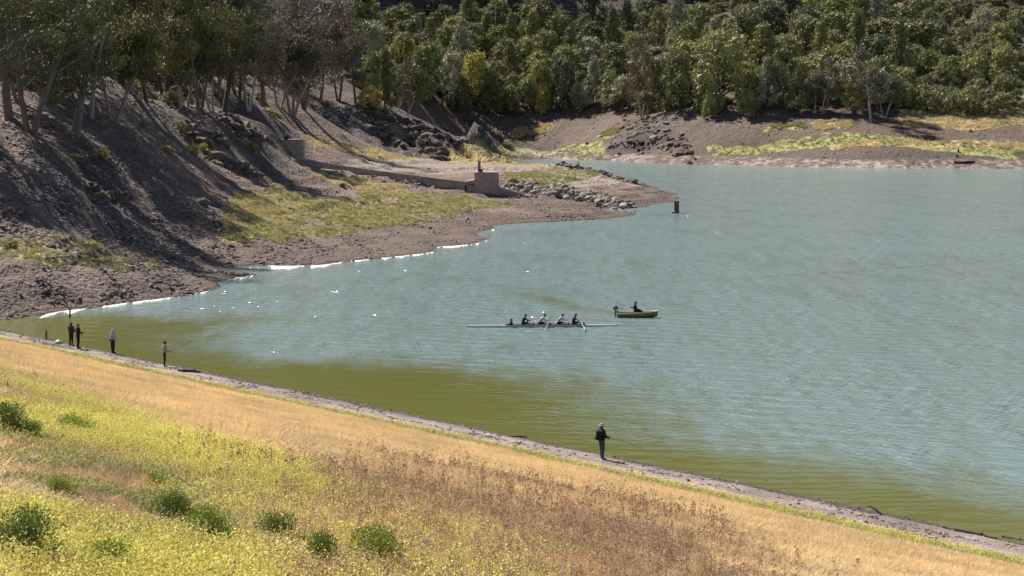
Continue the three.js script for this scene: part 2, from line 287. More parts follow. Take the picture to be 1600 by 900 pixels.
{
  const m = (tex, bs, sx) => new THREE.MeshStandardMaterial({ map: tex, roughness: 0.95, bumpMap: gritFor(sx, sx * 1.3), bumpScale: bs, side: THREE.DoubleSide });
  const a = mesh('hillside_ground', land.geometry((k, F, i, j) => { const x = F.x0 + i * F.step, d = F.d0 + j * F.step; return !(acrossOf(x, d) < SHORE_P - 6 && d < 198) && F.h[k] > -0.9 && x / d > -0.34 && x / d < 0.14; }), m(colorTexture(2048, 2048, landColor), 0.5, 9)); tag(a, 'bare eroded lake shore and wooded hillside beyond the cove', null, null, 'structure');
  const b = mesh('far_hill_ground', hills.geometry(), m(colorTexture(2048, 2048, hillColor), 0.5, 22)); tag(b, 'far shore and steep hill behind the lake', null, null, 'structure');
  const c = mesh('near_bank_ground', bank.geometry((k, F, i, j) => { const x = F.x0 + i * F.step, d = F.d0 + j * F.step; return acrossOf(x, d) < SHORE_P + 8 && Math.abs(x) < 0.36 * d + 8; }), m(colorTexture(2048, 2048, bankColor), 0.06, 2.1)); tag(c, 'sloping earth bank with mud beach in the foreground', null, null, 'structure');
}
// ---------------------------------------------------------------- water
const WT = 48;                                           // metres over which the open-water ripples repeat
const waveTile = (() => {                                // slopes of many small wind waves; every wave fits the tile a whole number of times
  const N = 1024, sx = new Float32Array(N * N), sd = new Float32Array(N * N), R = rng(77), waves = [];
  for (let i = 0; i < 120; i++) {
    const L = 0.34 * Math.pow(9, R() ** 1.3), ang = -0.35 + (R() + R() + R() - 1.5) * 1.5 + Math.PI / 2, kx = Math.round(Math.cos(ang) * WT / L), kd = Math.round(Math.sin(ang) * WT / L);
    waves.push([kx, kd, R() * 6.283, 0.027 * Math.pow(L / 0.6, -0.12)]);
  }
  for (const [kx, kd, ph, s] of waves) {
    const kk = Math.hypot(kx, kd) || 1, ax = s * kx / kk, ad = s * kd / kk, c0 = new Float32Array(N), s0 = new Float32Array(N);
    for (let i = 0; i < N; i++) { const w = kx * i / N * 6.2831853; c0[i] = Math.cos(w); s0[i] = Math.sin(w); }
    for (let j = 0; j < N; j++) { const w = kd * j / N * 6.2831853 + ph, c1 = Math.cos(w), s1 = Math.sin(w); for (let i = 0; i < N; i++) { const q = c0[i] * c1 - s0[i] * s1, k = j * N + i; sx[k] += ax * q; sd[k] += ad * q; } }
  }
  for (let j = 0; j < N; j++) for (let i = 0; i < N; i++) { const u = i / N, v = j / N, g = 1 + 1.5 * tileNoise(u, v, 30, 3, 5) + 0.5 * tileNoise(u, v, 7, 2, 3), k = j * N + i, q = clamp(g, 0.3, 1.6); sx[k] *= q; sd[k] *= q; }
  return { N, sx, sd };
})();
const tileSlope = (arr, x, d) => { const N = waveTile.N, u = x / WT * N, v = d / WT * N, i = Math.floor(u), j = Math.floor(v), a = u - i, b = v - j, m = (k) => ((k % N) + N) % N, i0 = m(i), i1 = m(i + 1), j0 = m(j) * N, j1 = m(j + 1) * N; return lerp(lerp(arr[j0 + i0], arr[j0 + i1], a), lerp(arr[j1 + i0], arr[j1 + i1], a), b); };
const waterAt = (px, py) => { const v = atE(px, py, 0); return [v.x, -v.z]; };
// edge of the wind-ruffled water: lee of the dam on the near side
const ruffle = [[-60, 492], [150, 492], [290, 505], [300, 545], [400, 566], [560, 568], [700, 586], [800, 612], [860, 645], [920, 668], [1000, 690], [1120, 714], [1250, 738], [1400, 768], [1620, 805]].map(([a, b]) => waterAt(a, b));
const wakes = [[[966, 489.5], [915, 483], [870, 474], [838, 465], [822, 458]], [[1040, 441], [1180, 434], [1330, 424], [1480, 413], [1600, 405]]].map((l) => l.map(([a, b]) => waterAt(a, b)));
const segDist = (x, d, l) => { let best = 1e9; for (let i = 0; i < l.length - 1; i++) { const [ax, ad] = l[i], [bx, bd] = l[i + 1], vx = bx - ax, vd = bd - ad, t = clamp(((x - ax) * vx + (d - ad) * vd) / (vx * vx + vd * vd)); best = Math.min(best, Math.hypot(x - ax - t * vx, d - ad - t * vd)); } return best; };
function windAt(x, d) {                                  // 0 calm ... 1 open water
  const w = 6 * fbm(x * 0.045 + d * 0.02, d * 0.05 + 7, 4) + 3.0 * fbm(x * 0.4, d * 0.25, 3);
  const a = alongOf(x, d), p = acrossOf(x, d);
  let best = -1e9; // signed distance across the ruffle line: positive on the open side
  for (let i = 0; i < ruffle.length - 1; i++) {
    const [ax, ad] = ruffle[i], [bx, bd] = ruffle[i + 1], vx = bx - ax, vd = bd - ad, L = Math.hypot(vx, vd), t = clamp(((x - ax) * vx + (d - ad) * vd) / (L * L)), ex = x - ax - t * vx, ed = d - ad - t * vd, r = Math.hypot(ex, ed), s = (vx * (d - ad) - vd * (x - ax)) > 0 ? 1 : -1;
    if (best === -1e9 || r < Math.abs(best)) best = r * s;
  }
  let k = smooth(-7, 13, best + w);
  const shoreBack = 1;
  k = Math.max(k, 0.0) * shoreBack;
  k *= 0.93 + 0.2 * fbm(x * 0.05 + 9, d * 0.03, 3) + 0.3 * fbm(x * 0.9, d * 0.16, 3);
  k *= 1 - 0.33 * smooth(2.6, 0.6, segDist(x, d, wakes[0]) + 0.6 * fbm(x * 0.6, d * 0.8, 2)) ;
  k *= 1 - 0.35 * smooth(1.5, 0.3, segDist(x, d, wakes[1]) + 0.8 * fbm(x * 0.3, d * 0.5, 2));
  return clamp(k, 0, 1.15);
}
const NEAR_X0 = -66, NEAR_X1 = 66, NEAR_D0 = 62, NEAR_D1 = 238;
{
  const N = 2048, M = 2048, data = new Float32Array(N * M * 4), GW = 480, wind = new Float32Array(GW * GW);
  for (let j = 0; j < GW; j++) for (let i = 0; i < GW; i++) wind[j * GW + i] = windAt(lerp(NEAR_X0, NEAR_X1, i / (GW - 1)), lerp(NEAR_D0, NEAR_D1, j / (GW - 1)));
  const windAtGrid = (u, v) => { const x = clamp(u) * (GW - 1.001), y = clamp(v) * (GW - 1.001), i = Math.floor(x), j = Math.floor(y), a = x - i, b = y - j, k = j * GW + i; return lerp(lerp(wind[k], wind[k + 1], a), lerp(wind[k + GW], wind[k + GW + 1], a), b); };
  for (let j = 0; j < M; j++) for (let i = 0; i < N; i++) {
    const u = (i + 0.5) / N, v = (j + 0.5) / M, x = lerp(NEAR_X0, NEAR_X1, u), d = lerp(NEAR_D0, NEAR_D1, v);
    const edge = smooth(0.005, 0.06, Math.min(u, 1 - u, 1 - v)), k = lerp(1, windAtGrid(u, v), edge), k2 = 0.035 + 0.965 * k;
    let ax = tileSlope(waveTile.sx, x, d) * k2, ad = tileSlope(waveTile.sd, x, d) * k2;
    const lull = 1 - clamp(k);                           // long low swell that reaches the near corner
    const right = smooth(-2, 16, x) * lull, w1 = fbm(x * 0.11, d * 0.2, 2), w2 = fbm(x * 0.5 + 3, d * 0.35, 3), ph = d * 4.1 + x * 0.5 + 9 * w1;
    ad += right * (0.17 * Math.cos(ph) * clamp(0.55 + 1.6 * w2, 0, 1.6) + 0.13 * Math.cos(d * 6.7 - x * 0.9 + 7 * w2) * clamp(0.5 - 1.5 * w1, 0, 1.5)) + lull * 0.012 * Math.cos(d * 2.3 + x * 0.8 + 4 * fbm(x * 0.1, d * 0.1, 2));
    const q = 1 / Math.sqrt(1 + ax * ax + ad * ad), z = (j * N + i) * 4;
    data[z] = -ax * q * 0.5 + 0.5; data[z + 1] = -ad * q * 0.5 + 0.5; data[z + 2] = q * 0.5 + 0.5; data[z + 3] = 1;
  }
  const nearMap = new THREE.DataTexture(data, N, M, THREE.RGBAFormat, THREE.FloatType); nearMap.magFilter = THREE.LinearFilter; nearMap.needsUpdate = true;
  const T = waveTile.N, td = new Float32Array(T * T * 4);
  for (let k = 0; k < T * T; k++) { const ax = waveTile.sx[k], ad = waveTile.sd[k], q = 1 / Math.sqrt(1 + ax * ax + ad * ad); td[k * 4] = -ax * q * 0.5 + 0.5; td[k * 4 + 1] = -ad * q * 0.5 + 0.5; td[k * 4 + 2] = q * 0.5 + 0.5; td[k * 4 + 3] = 1; }
  const farMap = new THREE.DataTexture(td, T, T, THREE.RGBAFormat, THREE.FloatType); farMap.wrapS = farMap.wrapT = THREE.RepeatWrapping; farMap.magFilter = THREE.LinearFilter; farMap.needsUpdate = true;
  // olive is the water itself; teal paints sky reflection into the ruffled part
  const OLIVE = [0.142, 0.15, 0.04], SKY_TEAL = [0.215, 0.3, 0.31];
  const skyTintMap = colorTexture(1024, 1024, (u, v) => { const x = lerp(NEAR_X0, NEAR_X1, u), d = lerp(NEAR_D0, NEAR_D1, v), e = smooth(0.005, 0.06, Math.min(u, 1 - u, 1 - v)); const k = lerp(1, windAtGrid(u, v), e), f = fbm(x * 1.4, d * 0.25, 3); return mix(OLIVE, SKY_TEAL, clamp(smooth(0.02, 0.95, k) + e * k * 0.45 * f)); });
  const body = { roughness: 0.14, ior: 1.333 };
  const sheet = (x0, x1, d0, d1, uvOf) => { const g = new THREE.BufferGeometry(); const c = [[x0, d0], [x1, d0], [x1, d1], [x0, d1]]; g.setAttribute('position', new THREE.Float32BufferAttribute(c.flatMap(([x, d]) => [x, 0, -d]), 3)); g.setAttribute('normal', new THREE.Float32BufferAttribute([0, 1, 0, 0, 1, 0, 0, 1, 0, 0, 1, 0], 3)); g.setAttribute('uv', new THREE.Float32BufferAttribute(c.flatMap(uvOf), 2)); g.setIndex([0, 1, 2, 0, 2, 3]); return g; };
  const lake = thing('lake_water', 'green lake water, ruffled in the middle and calm by the bank', null); lake.userData.kind = 'structure';
  mesh('near_water', sheet(NEAR_X0, NEAR_X1, NEAR_D0, NEAR_D1, ([x, d]) => [(x - NEAR_X0) / (NEAR_X1 - NEAR_X0), (d - NEAR_D0) / (NEAR_D1 - NEAR_D0)]), new THREE.MeshPhysicalMaterial({ ...body, map: skyTintMap, normalMap: nearMap, normalScale: new THREE.Vector2(1.1, 1.1) }), lake);
  const fm = new THREE.MeshPhysicalMaterial({ ...body, color: lin(...SKY_TEAL), normalMap: farMap, normalScale: new THREE.Vector2(1.1, 1.1) }), tuv = ([x, d]) => [x / WT, d / WT];  // same teal, with the sky reflection painted into the colour
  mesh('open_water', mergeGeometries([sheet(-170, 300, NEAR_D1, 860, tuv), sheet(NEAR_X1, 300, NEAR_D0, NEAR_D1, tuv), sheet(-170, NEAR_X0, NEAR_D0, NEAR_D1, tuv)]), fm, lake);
}
// ---------------------------------------------------------------- trees
const barkPale = mat(0.36, 0.31, 0.28, 0.9), barkMid = mat(0.2, 0.165, 0.145, 0.95), barkDark = mat(0.1, 0.08, 0.068, 0.95);
const leafMat = (r, g, b) => new THREE.MeshPhysicalMaterial({ color: lin(r, g, b), roughness: 0.75, transmission: 0.15, thickness: 0, vertexColors: true, side: THREE.DoubleSide });
const LEAF = {
  euc: leafMat(0.125, 0.134, 0.055), eucOlive: leafMat(0.176, 0.176, 0.062), eucGrey: leafMat(0.159, 0.158, 0.100), eucRust: leafMat(0.193, 0.142, 0.095),
  oak: leafMat(0.201, 0.209, 0.086), oakDeep: leafMat(0.147, 0.163, 0.082), bay: leafMat(0.268, 0.288, 0.105), lime: leafMat(0.537, 0.473, 0.131), silver: leafMat(0.404, 0.403, 0.288), brush: leafMat(0.246, 0.249, 0.109), willow: leafMat(0.349, 0.347, 0.131),
};
const CORE = new THREE.IcosahedronGeometry(1, 0);
class Leaves {
  constructor(R) { this.R = R; this.p = []; this.c = []; }
  leaf(x, y, z, dx, dy, dz, L, W, tone) {                // diamond along (dx,dy,dz)
    const R = this.R; let ax = R() - 0.5, ay = R() - 0.5, az = R() - 0.5;
    let sx = dy * az - dz * ay, sy = dz * ax - dx * az, sz = dx * ay - dy * ax; const k = W / (2 * (Math.hypot(sx, sy, sz) || 1)); sx *= k; sy *= k; sz *= k;
    const m = 0.45, mx = x + dx * L * m, my = y + dy * L * m, mz = z + dz * L * m, tx = x + dx * L, ty = y + dy * L, tz = z + dz * L;
    this.p.push(x, y, z, mx + sx, my + sy, mz + sz, tx, ty, tz, x, y, z, tx, ty, tz, mx - sx, my - sy, mz - sz);
    for (let i = 0; i < 6; i++) this.c.push(tone[0], tone[1], tone[2]);
  }
  clump(cx, cy, cz, r, n, L, W, droop, tone, flat = 0.7) {
    const R = this.R;
    for (let i = 0; i < n; i++) {
      let a, b, c, q; do { a = R() * 2 - 1; b = R() * 2 - 1; c = R() * 2 - 1; q = a * a + b * b + c * c; } while (q > 1);
      const push = Math.pow(q, -0.14); a *= push; b *= push; c *= push;
      let dx = R() - 0.5 + a * 0.5, dy = R() - 0.5 - droop + b * 0.3, dz = R() - 0.5 + c * 0.5; const k = 1 / (Math.hypot(dx, dy, dz) || 1), t = 0.8 + 0.4 * R();
      this.leaf(cx + a * r, cy + b * r * flat, cz + c * r, dx * k, dy * k, dz * k, L * (0.7 + 0.6 * R()), W * (0.7 + 0.6 * R()), [tone[0] * t, tone[1] * t, tone[2] * t]);
    }
  }
  shadeCore(cx, cy, cz, r, tone) {                            // opaque darker blob added inside a bough to block light
    const P = CORE.attributes.position, R = this.R, k = Array.from({ length: 12 }, () => 0.75 + 0.5 * R());
    for (let i = 0; i < P.count; i++) { const j = k[Math.abs(Math.round(P.getX(i) * 7 + P.getY(i) * 3 + P.getZ(i) * 5)) % 12]; this.p.push(cx + P.getX(i) * r * j, cy + P.getY(i) * r * 0.72 * j, cz + P.getZ(i) * r * j); this.c.push(tone[0] * 0.85, tone[1] * 0.85, tone[2] * 0.85); }
  }
  geometry() { return geoFrom(this.p, null, { color: [this.c, 3] }); }
}
function wander(R, p, dir, len, r0, r1, steps, curl, up) {
  const pts = [[p.x, p.y, p.z, r0]], d = dir.clone(), q = p.clone();
  for (let i = 1; i <= steps; i++) { d.x += (R() - 0.5) * curl; d.y += (R() - 0.5) * curl * 0.7 + up; d.z += (R() - 0.5) * curl; d.normalize(); q.addScaledVector(d, len / steps); pts.push([q.x, q.y, q.z, lerp(r0, r1, i / steps)]); }
  return { pts, end: q.clone(), dir: d.clone() };
}
const pointOn = (b, t) => { const f = t * (b.pts.length - 1), i = Math.min(b.pts.length - 2, Math.floor(f)), a = b.pts[i], c = b.pts[i + 1], k = f - i; return V3(lerp(a[0], c[0], k), lerp(a[1], c[1], k), lerp(a[2], c[2], k)); };
// tall gum tree, 24 m, bare forking trunk with hanging leaf sprays
function gumTree(seed, o = {}) {
  const R = rng(seed), L = new Leaves(R), wood = [], { stems = 2, H = 24, bare = 0.24, dens = 1, leafL = 0.5, leafW = 0.17, spread = 1, r = 0.42 } = o;
  for (let s = 0; s < stems; s++) {
    const a = R() * 6.28, tilt = stems > 1 ? 0.12 + 0.22 * R() : 0.05 + 0.08 * R();
    const trunk = wander(R, V3(Math.cos(a) * 0.25 * (stems > 1), -0.6, Math.sin(a) * 0.25 * (stems > 1)), V3(Math.cos(a) * tilt, 1, Math.sin(a) * tilt).normalize(), H * (0.72 + 0.2 * R()), r * (0.75 + 0.4 * R()) / Math.sqrt(stems) * 1.25, 0.09, 10, 0.2, 0.03);
    wood.push(limb(trunk.pts, 8));
    const nb = Math.round((8 + R() * 3) * (stems > 2 ? 0.7 : 1));
    for (let i = 0; i < nb; i++) {
      const t = bare + (1 - bare) * (i + R() * 0.8) / nb, from = pointOn(trunk, Math.min(0.98, t)), an = R() * 6.28, len = H * (0.30 - 0.16 * t) * (0.7 + 0.7 * R()) * spread;
      const br = wander(R, from, V3(Math.cos(an), 0.55 + 0.5 * R(), Math.sin(an)).normalize(), len, 0.13 * (1.25 - t * 0.6), 0.035, 6, 0.42, 0.02);
      wood.push(limb(br.pts, 5));
      for (let j = 0; j < 4; j++) {
        const f2 = pointOn(br, 0.35 + 0.62 * (j + R() * 0.6) / 4), a2 = R() * 6.28, tw = wander(R, f2, V3(Math.cos(a2), 0.2 + 0.6 * R(), Math.sin(a2)).normalize(), len * 0.42 * (0.6 + 0.6 * R()), 0.04, 0.012, 3, 0.5, 0);
        if (R() < 0.8) wood.push(limb(tw.pts, 3));
        const h = 0.75 + 0.5 * R(), tone = [h * (0.95 + 0.25 * R()), h, h * (0.8 + 0.3 * R())];
        const cr = 0.95 + 0.85 * R();
        L.clump(tw.end.x, tw.end.y - 0.25, tw.end.z, cr, Math.round(56 * dens * cr), leafL, leafW, 0.75, tone, 0.85);
        if (R() < 0.7) { const m = pointOn(tw, 0.5); L.clump(m.x, m.y - 0.5, m.z, 0.85, Math.round(36 * dens), leafL, leafW, 0.85, tone, 1.1); }
      }
    }
  }
  return [join(wood), L.geometry()];
}
// broad evergreen: a short trunk and a lumpy crown made of leafy boughs; unit size about 10 m high, 10 m wide
function broadTree(seed, o = {}) {
  const R = rng(seed), L = new Leaves(R), wood = [], { H = 10, W = 5, low = 0.12, lumps = 30, per = 46, leaf = 0.62, point = 0, droop = 0.1 } = o;
  const trunk = wander(R, V3(0, -0.8, 0), V3((R() - 0.5) * 0.3, 1, (R() - 0.5) * 0.3).normalize(), H * 0.62, 0.34, 0.13, 6, 0.25, 0.02);
  wood.push(limb(trunk.pts, 7));
  for (let i = 0; i < lumps; i++) {
    const v = Math.pow((i + R()) / lumps, 0.85), an = i * 2.4 + R() * 0.9, y = lerp(low, 0.9, v), prof = point ? Math.pow(1 - v, 0.75) * 0.95 + 0.06 : Math.sqrt(Math.max(0.03, 1 - Math.pow(Math.abs(v - 0.34) / 0.68, 2.2)));
    const rad = W * prof * (0.45 + 0.45 * Math.sqrt(R())) * (0.85 + 0.3 * noise2(an * 1.3 + seed, v * 4)), c = V3(Math.cos(an) * rad, y * H, Math.sin(an) * rad), cr = (point ? 0.9 : 1.25) * (0.7 + 0.55 * R());
    if (i % 2 === 0) { const from = pointOn(trunk, clamp(0.25 + v * 0.65, 0.2, 0.97)), mid = from.clone().lerp(c, 0.55); mid.y += 0.3; wood.push(limb([[from.x, from.y, from.z, 0.12], [mid.x, mid.y, mid.z, 0.07], [c.x, c.y, c.z, 0.025]], 4)); }
    const h = 0.72 + 0.56 * R(), tone = [h * (0.92 + 0.22 * R()), h, h * (0.85 + 0.25 * R())];
    L.clump(c.x, c.y, c.z, cr, Math.round(per * cr), leaf, leaf * 0.5, droop, tone, 0.72);
    L.shadeCore(c.x, c.y - cr * 0.12, c.z, cr * 0.66, tone);
    for (let s = 0; s < 2; s++) L.clump(c.x + (R() - 0.5) * cr * 2.2, c.y + (R() - 0.35) * cr * 1.3, c.z + (R() - 0.5) * cr * 2.2, cr * 0.42, Math.round(per * 0.22), leaf * 0.9, leaf * 0.45, droop, tone, 0.8);
  }
  return [join(wood), L.geometry()];
}
const KINDS = {
  gumA: gumTree(11, { stems: 3, H: 25, r: 0.5, dens: 1.15 }), gumB: gumTree(12, { stems: 1, H: 23, dens: 1.2 }), gumC: gumTree(13, { stems: 2, H: 24, bare: 0.3, dens: 1.1 }), gumThin: gumTree(14, { stems: 4, H: 17, r: 0.3, bare: 0.42, dens: 0.8, spread: 0.7 }), gumSlim: gumTree(15, { stems: 1, H: 16, r: 0.2, bare: 0.35, spread: 0.6, dens: 0.9 }), gumFar: gumTree(16, { stems: 2, H: 26, bare: 0.2, leafL: 0.7, leafW: 0.28, dens: 0.62, spread: 1.15 }), gumFarB: gumTree(17, { stems: 1, H: 26, bare: 0.16, leafL: 0.7, leafW: 0.28, dens: 0.78, spread: 1.05 }),
  oakA: broadTree(21), oakB: broadTree(22, { lumps: 34, low: 0.05 }), oakC: broadTree(23, { lumps: 26, W: 5.6, low: 0.2 }), pointA: broadTree(24, { point: 1, lumps: 34, W: 3.6, low: 0.05 }), pointB: broadTree(25, { point: 1, lumps: 30, W: 4.4, low: 0.1, droop: 0.3 }), brushA: broadTree(26, { H: 5, W: 4.2, lumps: 20, low: 0.02, leaf: 0.5, per: 46 }), brushB: broadTree(27, { H: 4.2, W: 4.6, lumps: 22, low: 0.02, leaf: 0.48, per: 44 }),
};
const UNIT = { gumA: [25, 13], gumB: [23, 12], gumC: [24, 13], gumThin: [17, 8], gumSlim: [16, 6], gumFar: [26, 15], gumFarB: [26, 13], oakA: [10.6, 11], oakB: [10.6, 11], oakC: [10.6, 12], pointA: [10.4, 8], pointB: [10.4, 9.5], brushA: [5.6, 9.6], brushB: [4.9, 10] };
function tree(name, kind, leaf, bark, pos, hScale, wScale, turn, label, group, category = 'tree', lean = 0) {
  const t = thing(name, label, category, pos, turn, group), [w, l] = KINDS[kind];
  mesh('trunk', w, bark, t); mesh('crown', l, LEAF[leaf], t);
  t.scale.set(wScale, hScale, wScale); if (lean) { t.rotation.order = 'ZYX'; t.rotation.z = lean; }
  return t;
}
const WORDS = ['first', 'second', 'third', 'fourth', 'fifth', 'sixth', 'seventh', 'eighth', 'ninth', 'tenth', 'eleventh', 'twelfth', 'thirteenth', 'fourteenth', 'fifteenth', 'sixteenth', 'seventeenth', 'eighteenth', 'nineteenth', 'twentieth'];
const TR = rng(501);
// gums on the left hillside, nearest first: [px, py of the foot, kind, leaf, height m, bark, label]
const nearGums = [
  [50, 213, 'gumA', 'euc', 25, barkMid, 'huge forked gum with exposed roots on the left hillside'],
  [118, 208, 'gumB', 'euc', 23, barkMid, 'straight single-trunk gum just right of the huge forked one'],
  [92, 199, 'gumSlim', 'euc', 15, barkMid, 'slim dark sapling between the forked gum and the straight gum'],
  [140, 182, 'gumC', 'eucOlive', 21, barkPale, 'pale double-trunk gum behind the straight gum on the left'],
  [178, 188, 'gumThin', 'eucOlive', 19, barkPale, 'cluster of thin pale gum stems left of the bare knoll'],
  [14, 186, 'gumB', 'euc', 24, barkMid, 'dark gum at the left picture edge behind the forked one'],
  [282, 168, 'gumSlim', 'eucOlive', 19, barkPale, 'slender white-stemmed gum right of the bare knoll'],
  [292, 167, 'gumSlim', 'euc', 20, barkPale, 'second slender white stem right of the bare knoll'],
  [312, 171, 'gumC', 'eucOlive', 24, barkMid, 'olive double-trunk gum above the grey outcrop'],
  [332, 174, 'gumThin', 'eucOlive', 20, barkPale, 'bundle of thin stems above the grey outcrop'],
  [350, 178, 'gumB', 'euc', 22, barkDark, 'dark gum at the lower end of the grey outcrop'],
  [258, 152, 'gumA', 'euc', 24, barkDark, 'dark spreading gum behind the green bush on the knoll'],
  [228, 142, 'gumC', 'euc', 23, barkDark, 'shaded gum standing on top of the bare knoll'],
  [62, 148, 'gumC', 'euc', 25, barkDark, 'gum in the back row above the huge forked gum'],
  [130, 140, 'gumA', 'eucOlive', 24, barkDark, 'broad gum in the back row above the pale double trunk'],
  [190, 132, 'gumB', 'euc', 24, barkDark, 'tall gum in the back row left of the knoll'],
  [-45, 205, 'gumA', 'euc', 25, barkMid, 'big gum reaching in from beyond the left picture edge'],
  [388, 172, 'gumC', 'eucGrey', 25, barkPale, 'grey-leaved gum above the bright green bank'],
  [412, 168, 'gumB', 'eucOlive', 25, barkMid, 'olive gum uphill of the upper concrete gate block'],
  [436, 166, 'gumThin', 'eucGrey', 22, barkPale, 'thin multi-stem gum left of the stout pale gum'],
];
nearGums.forEach(([px, py, k, leaf, H, bark, label], i) => tree('gum_tree', k, leaf, bark, stand(hit(px, py, 150), 0.1), H / UNIT[k][0], H / UNIT[k][0] * (0.95 + 0.2 * TR()), i * 2.1 + 0.4, label, 'gum trees on the left hillside'));
const midGums = [
  [457, 180, 'gumA', 'eucGrey', 28, barkPale, 'stout pale gum with spreading limbs above the dark bluff'],
  [476, 172, 'gumFar', 'eucGrey', 29, barkMid, 'grey gum right of the stout pale gum'], [500, 160, 'gumFarB', 'eucRust', 29, barkMid, 'rust-tinted gum on top of the dark bluff'], [528, 158, 'gumFar', 'eucRust', 28, barkMid, 'brownish gum towering over the middle of the dark bluff'], [556, 160, 'gumFarB', 'eucGrey', 25, barkMid, 'grey-green gum at the right end of the gum grove'],
  [430, 130, 'gumFar', 'eucGrey', 27, barkMid, 'tall gum behind the grove at the top left'], [490, 120, 'gumFarB', 'eucGrey', 29, barkMid, 'tall gum in the rear of the grove above the bluff'], [545, 118, 'gumFar', 'eucOlive', 27, barkMid, 'olive gum in the rear right of the grove'], [365, 130, 'gumFar', 'euc', 28, barkDark, 'dark gum behind the grey-leaved gum'], [325, 120, 'gumFarB', 'euc', 28, barkDark, 'dark gum far up behind the thin stems'], [395, 95, 'gumFar', 'eucGrey', 27, barkDark, 'gum on the upper hill behind the grove'],
  [250, 105, 'gumFar', 'euc', 27, barkDark, 'dark gum far up behind the knoll'], [180, 100, 'gumFarB', 'euc', 27, barkDark, 'dark gum high behind the left back row'], [90, 100, 'gumFar', 'euc', 27, barkDark, 'gum high behind the huge forked gum'], [10, 105, 'gumFar', 'euc', 27, barkDark, 'gum high behind the left picture edge'],
];
midGums.forEach(([px, py, k, leaf, H, bark, label], i) => tree('gum_tree', k, leaf, bark, stand(hit(px, py, 200), 0.1), H / UNIT[k][0], H / UNIT[k][0] * (1.0 + 0.2 * TR()), i * 1.7 + 0.9, label, 'gum trees in the grove above the bluff'));
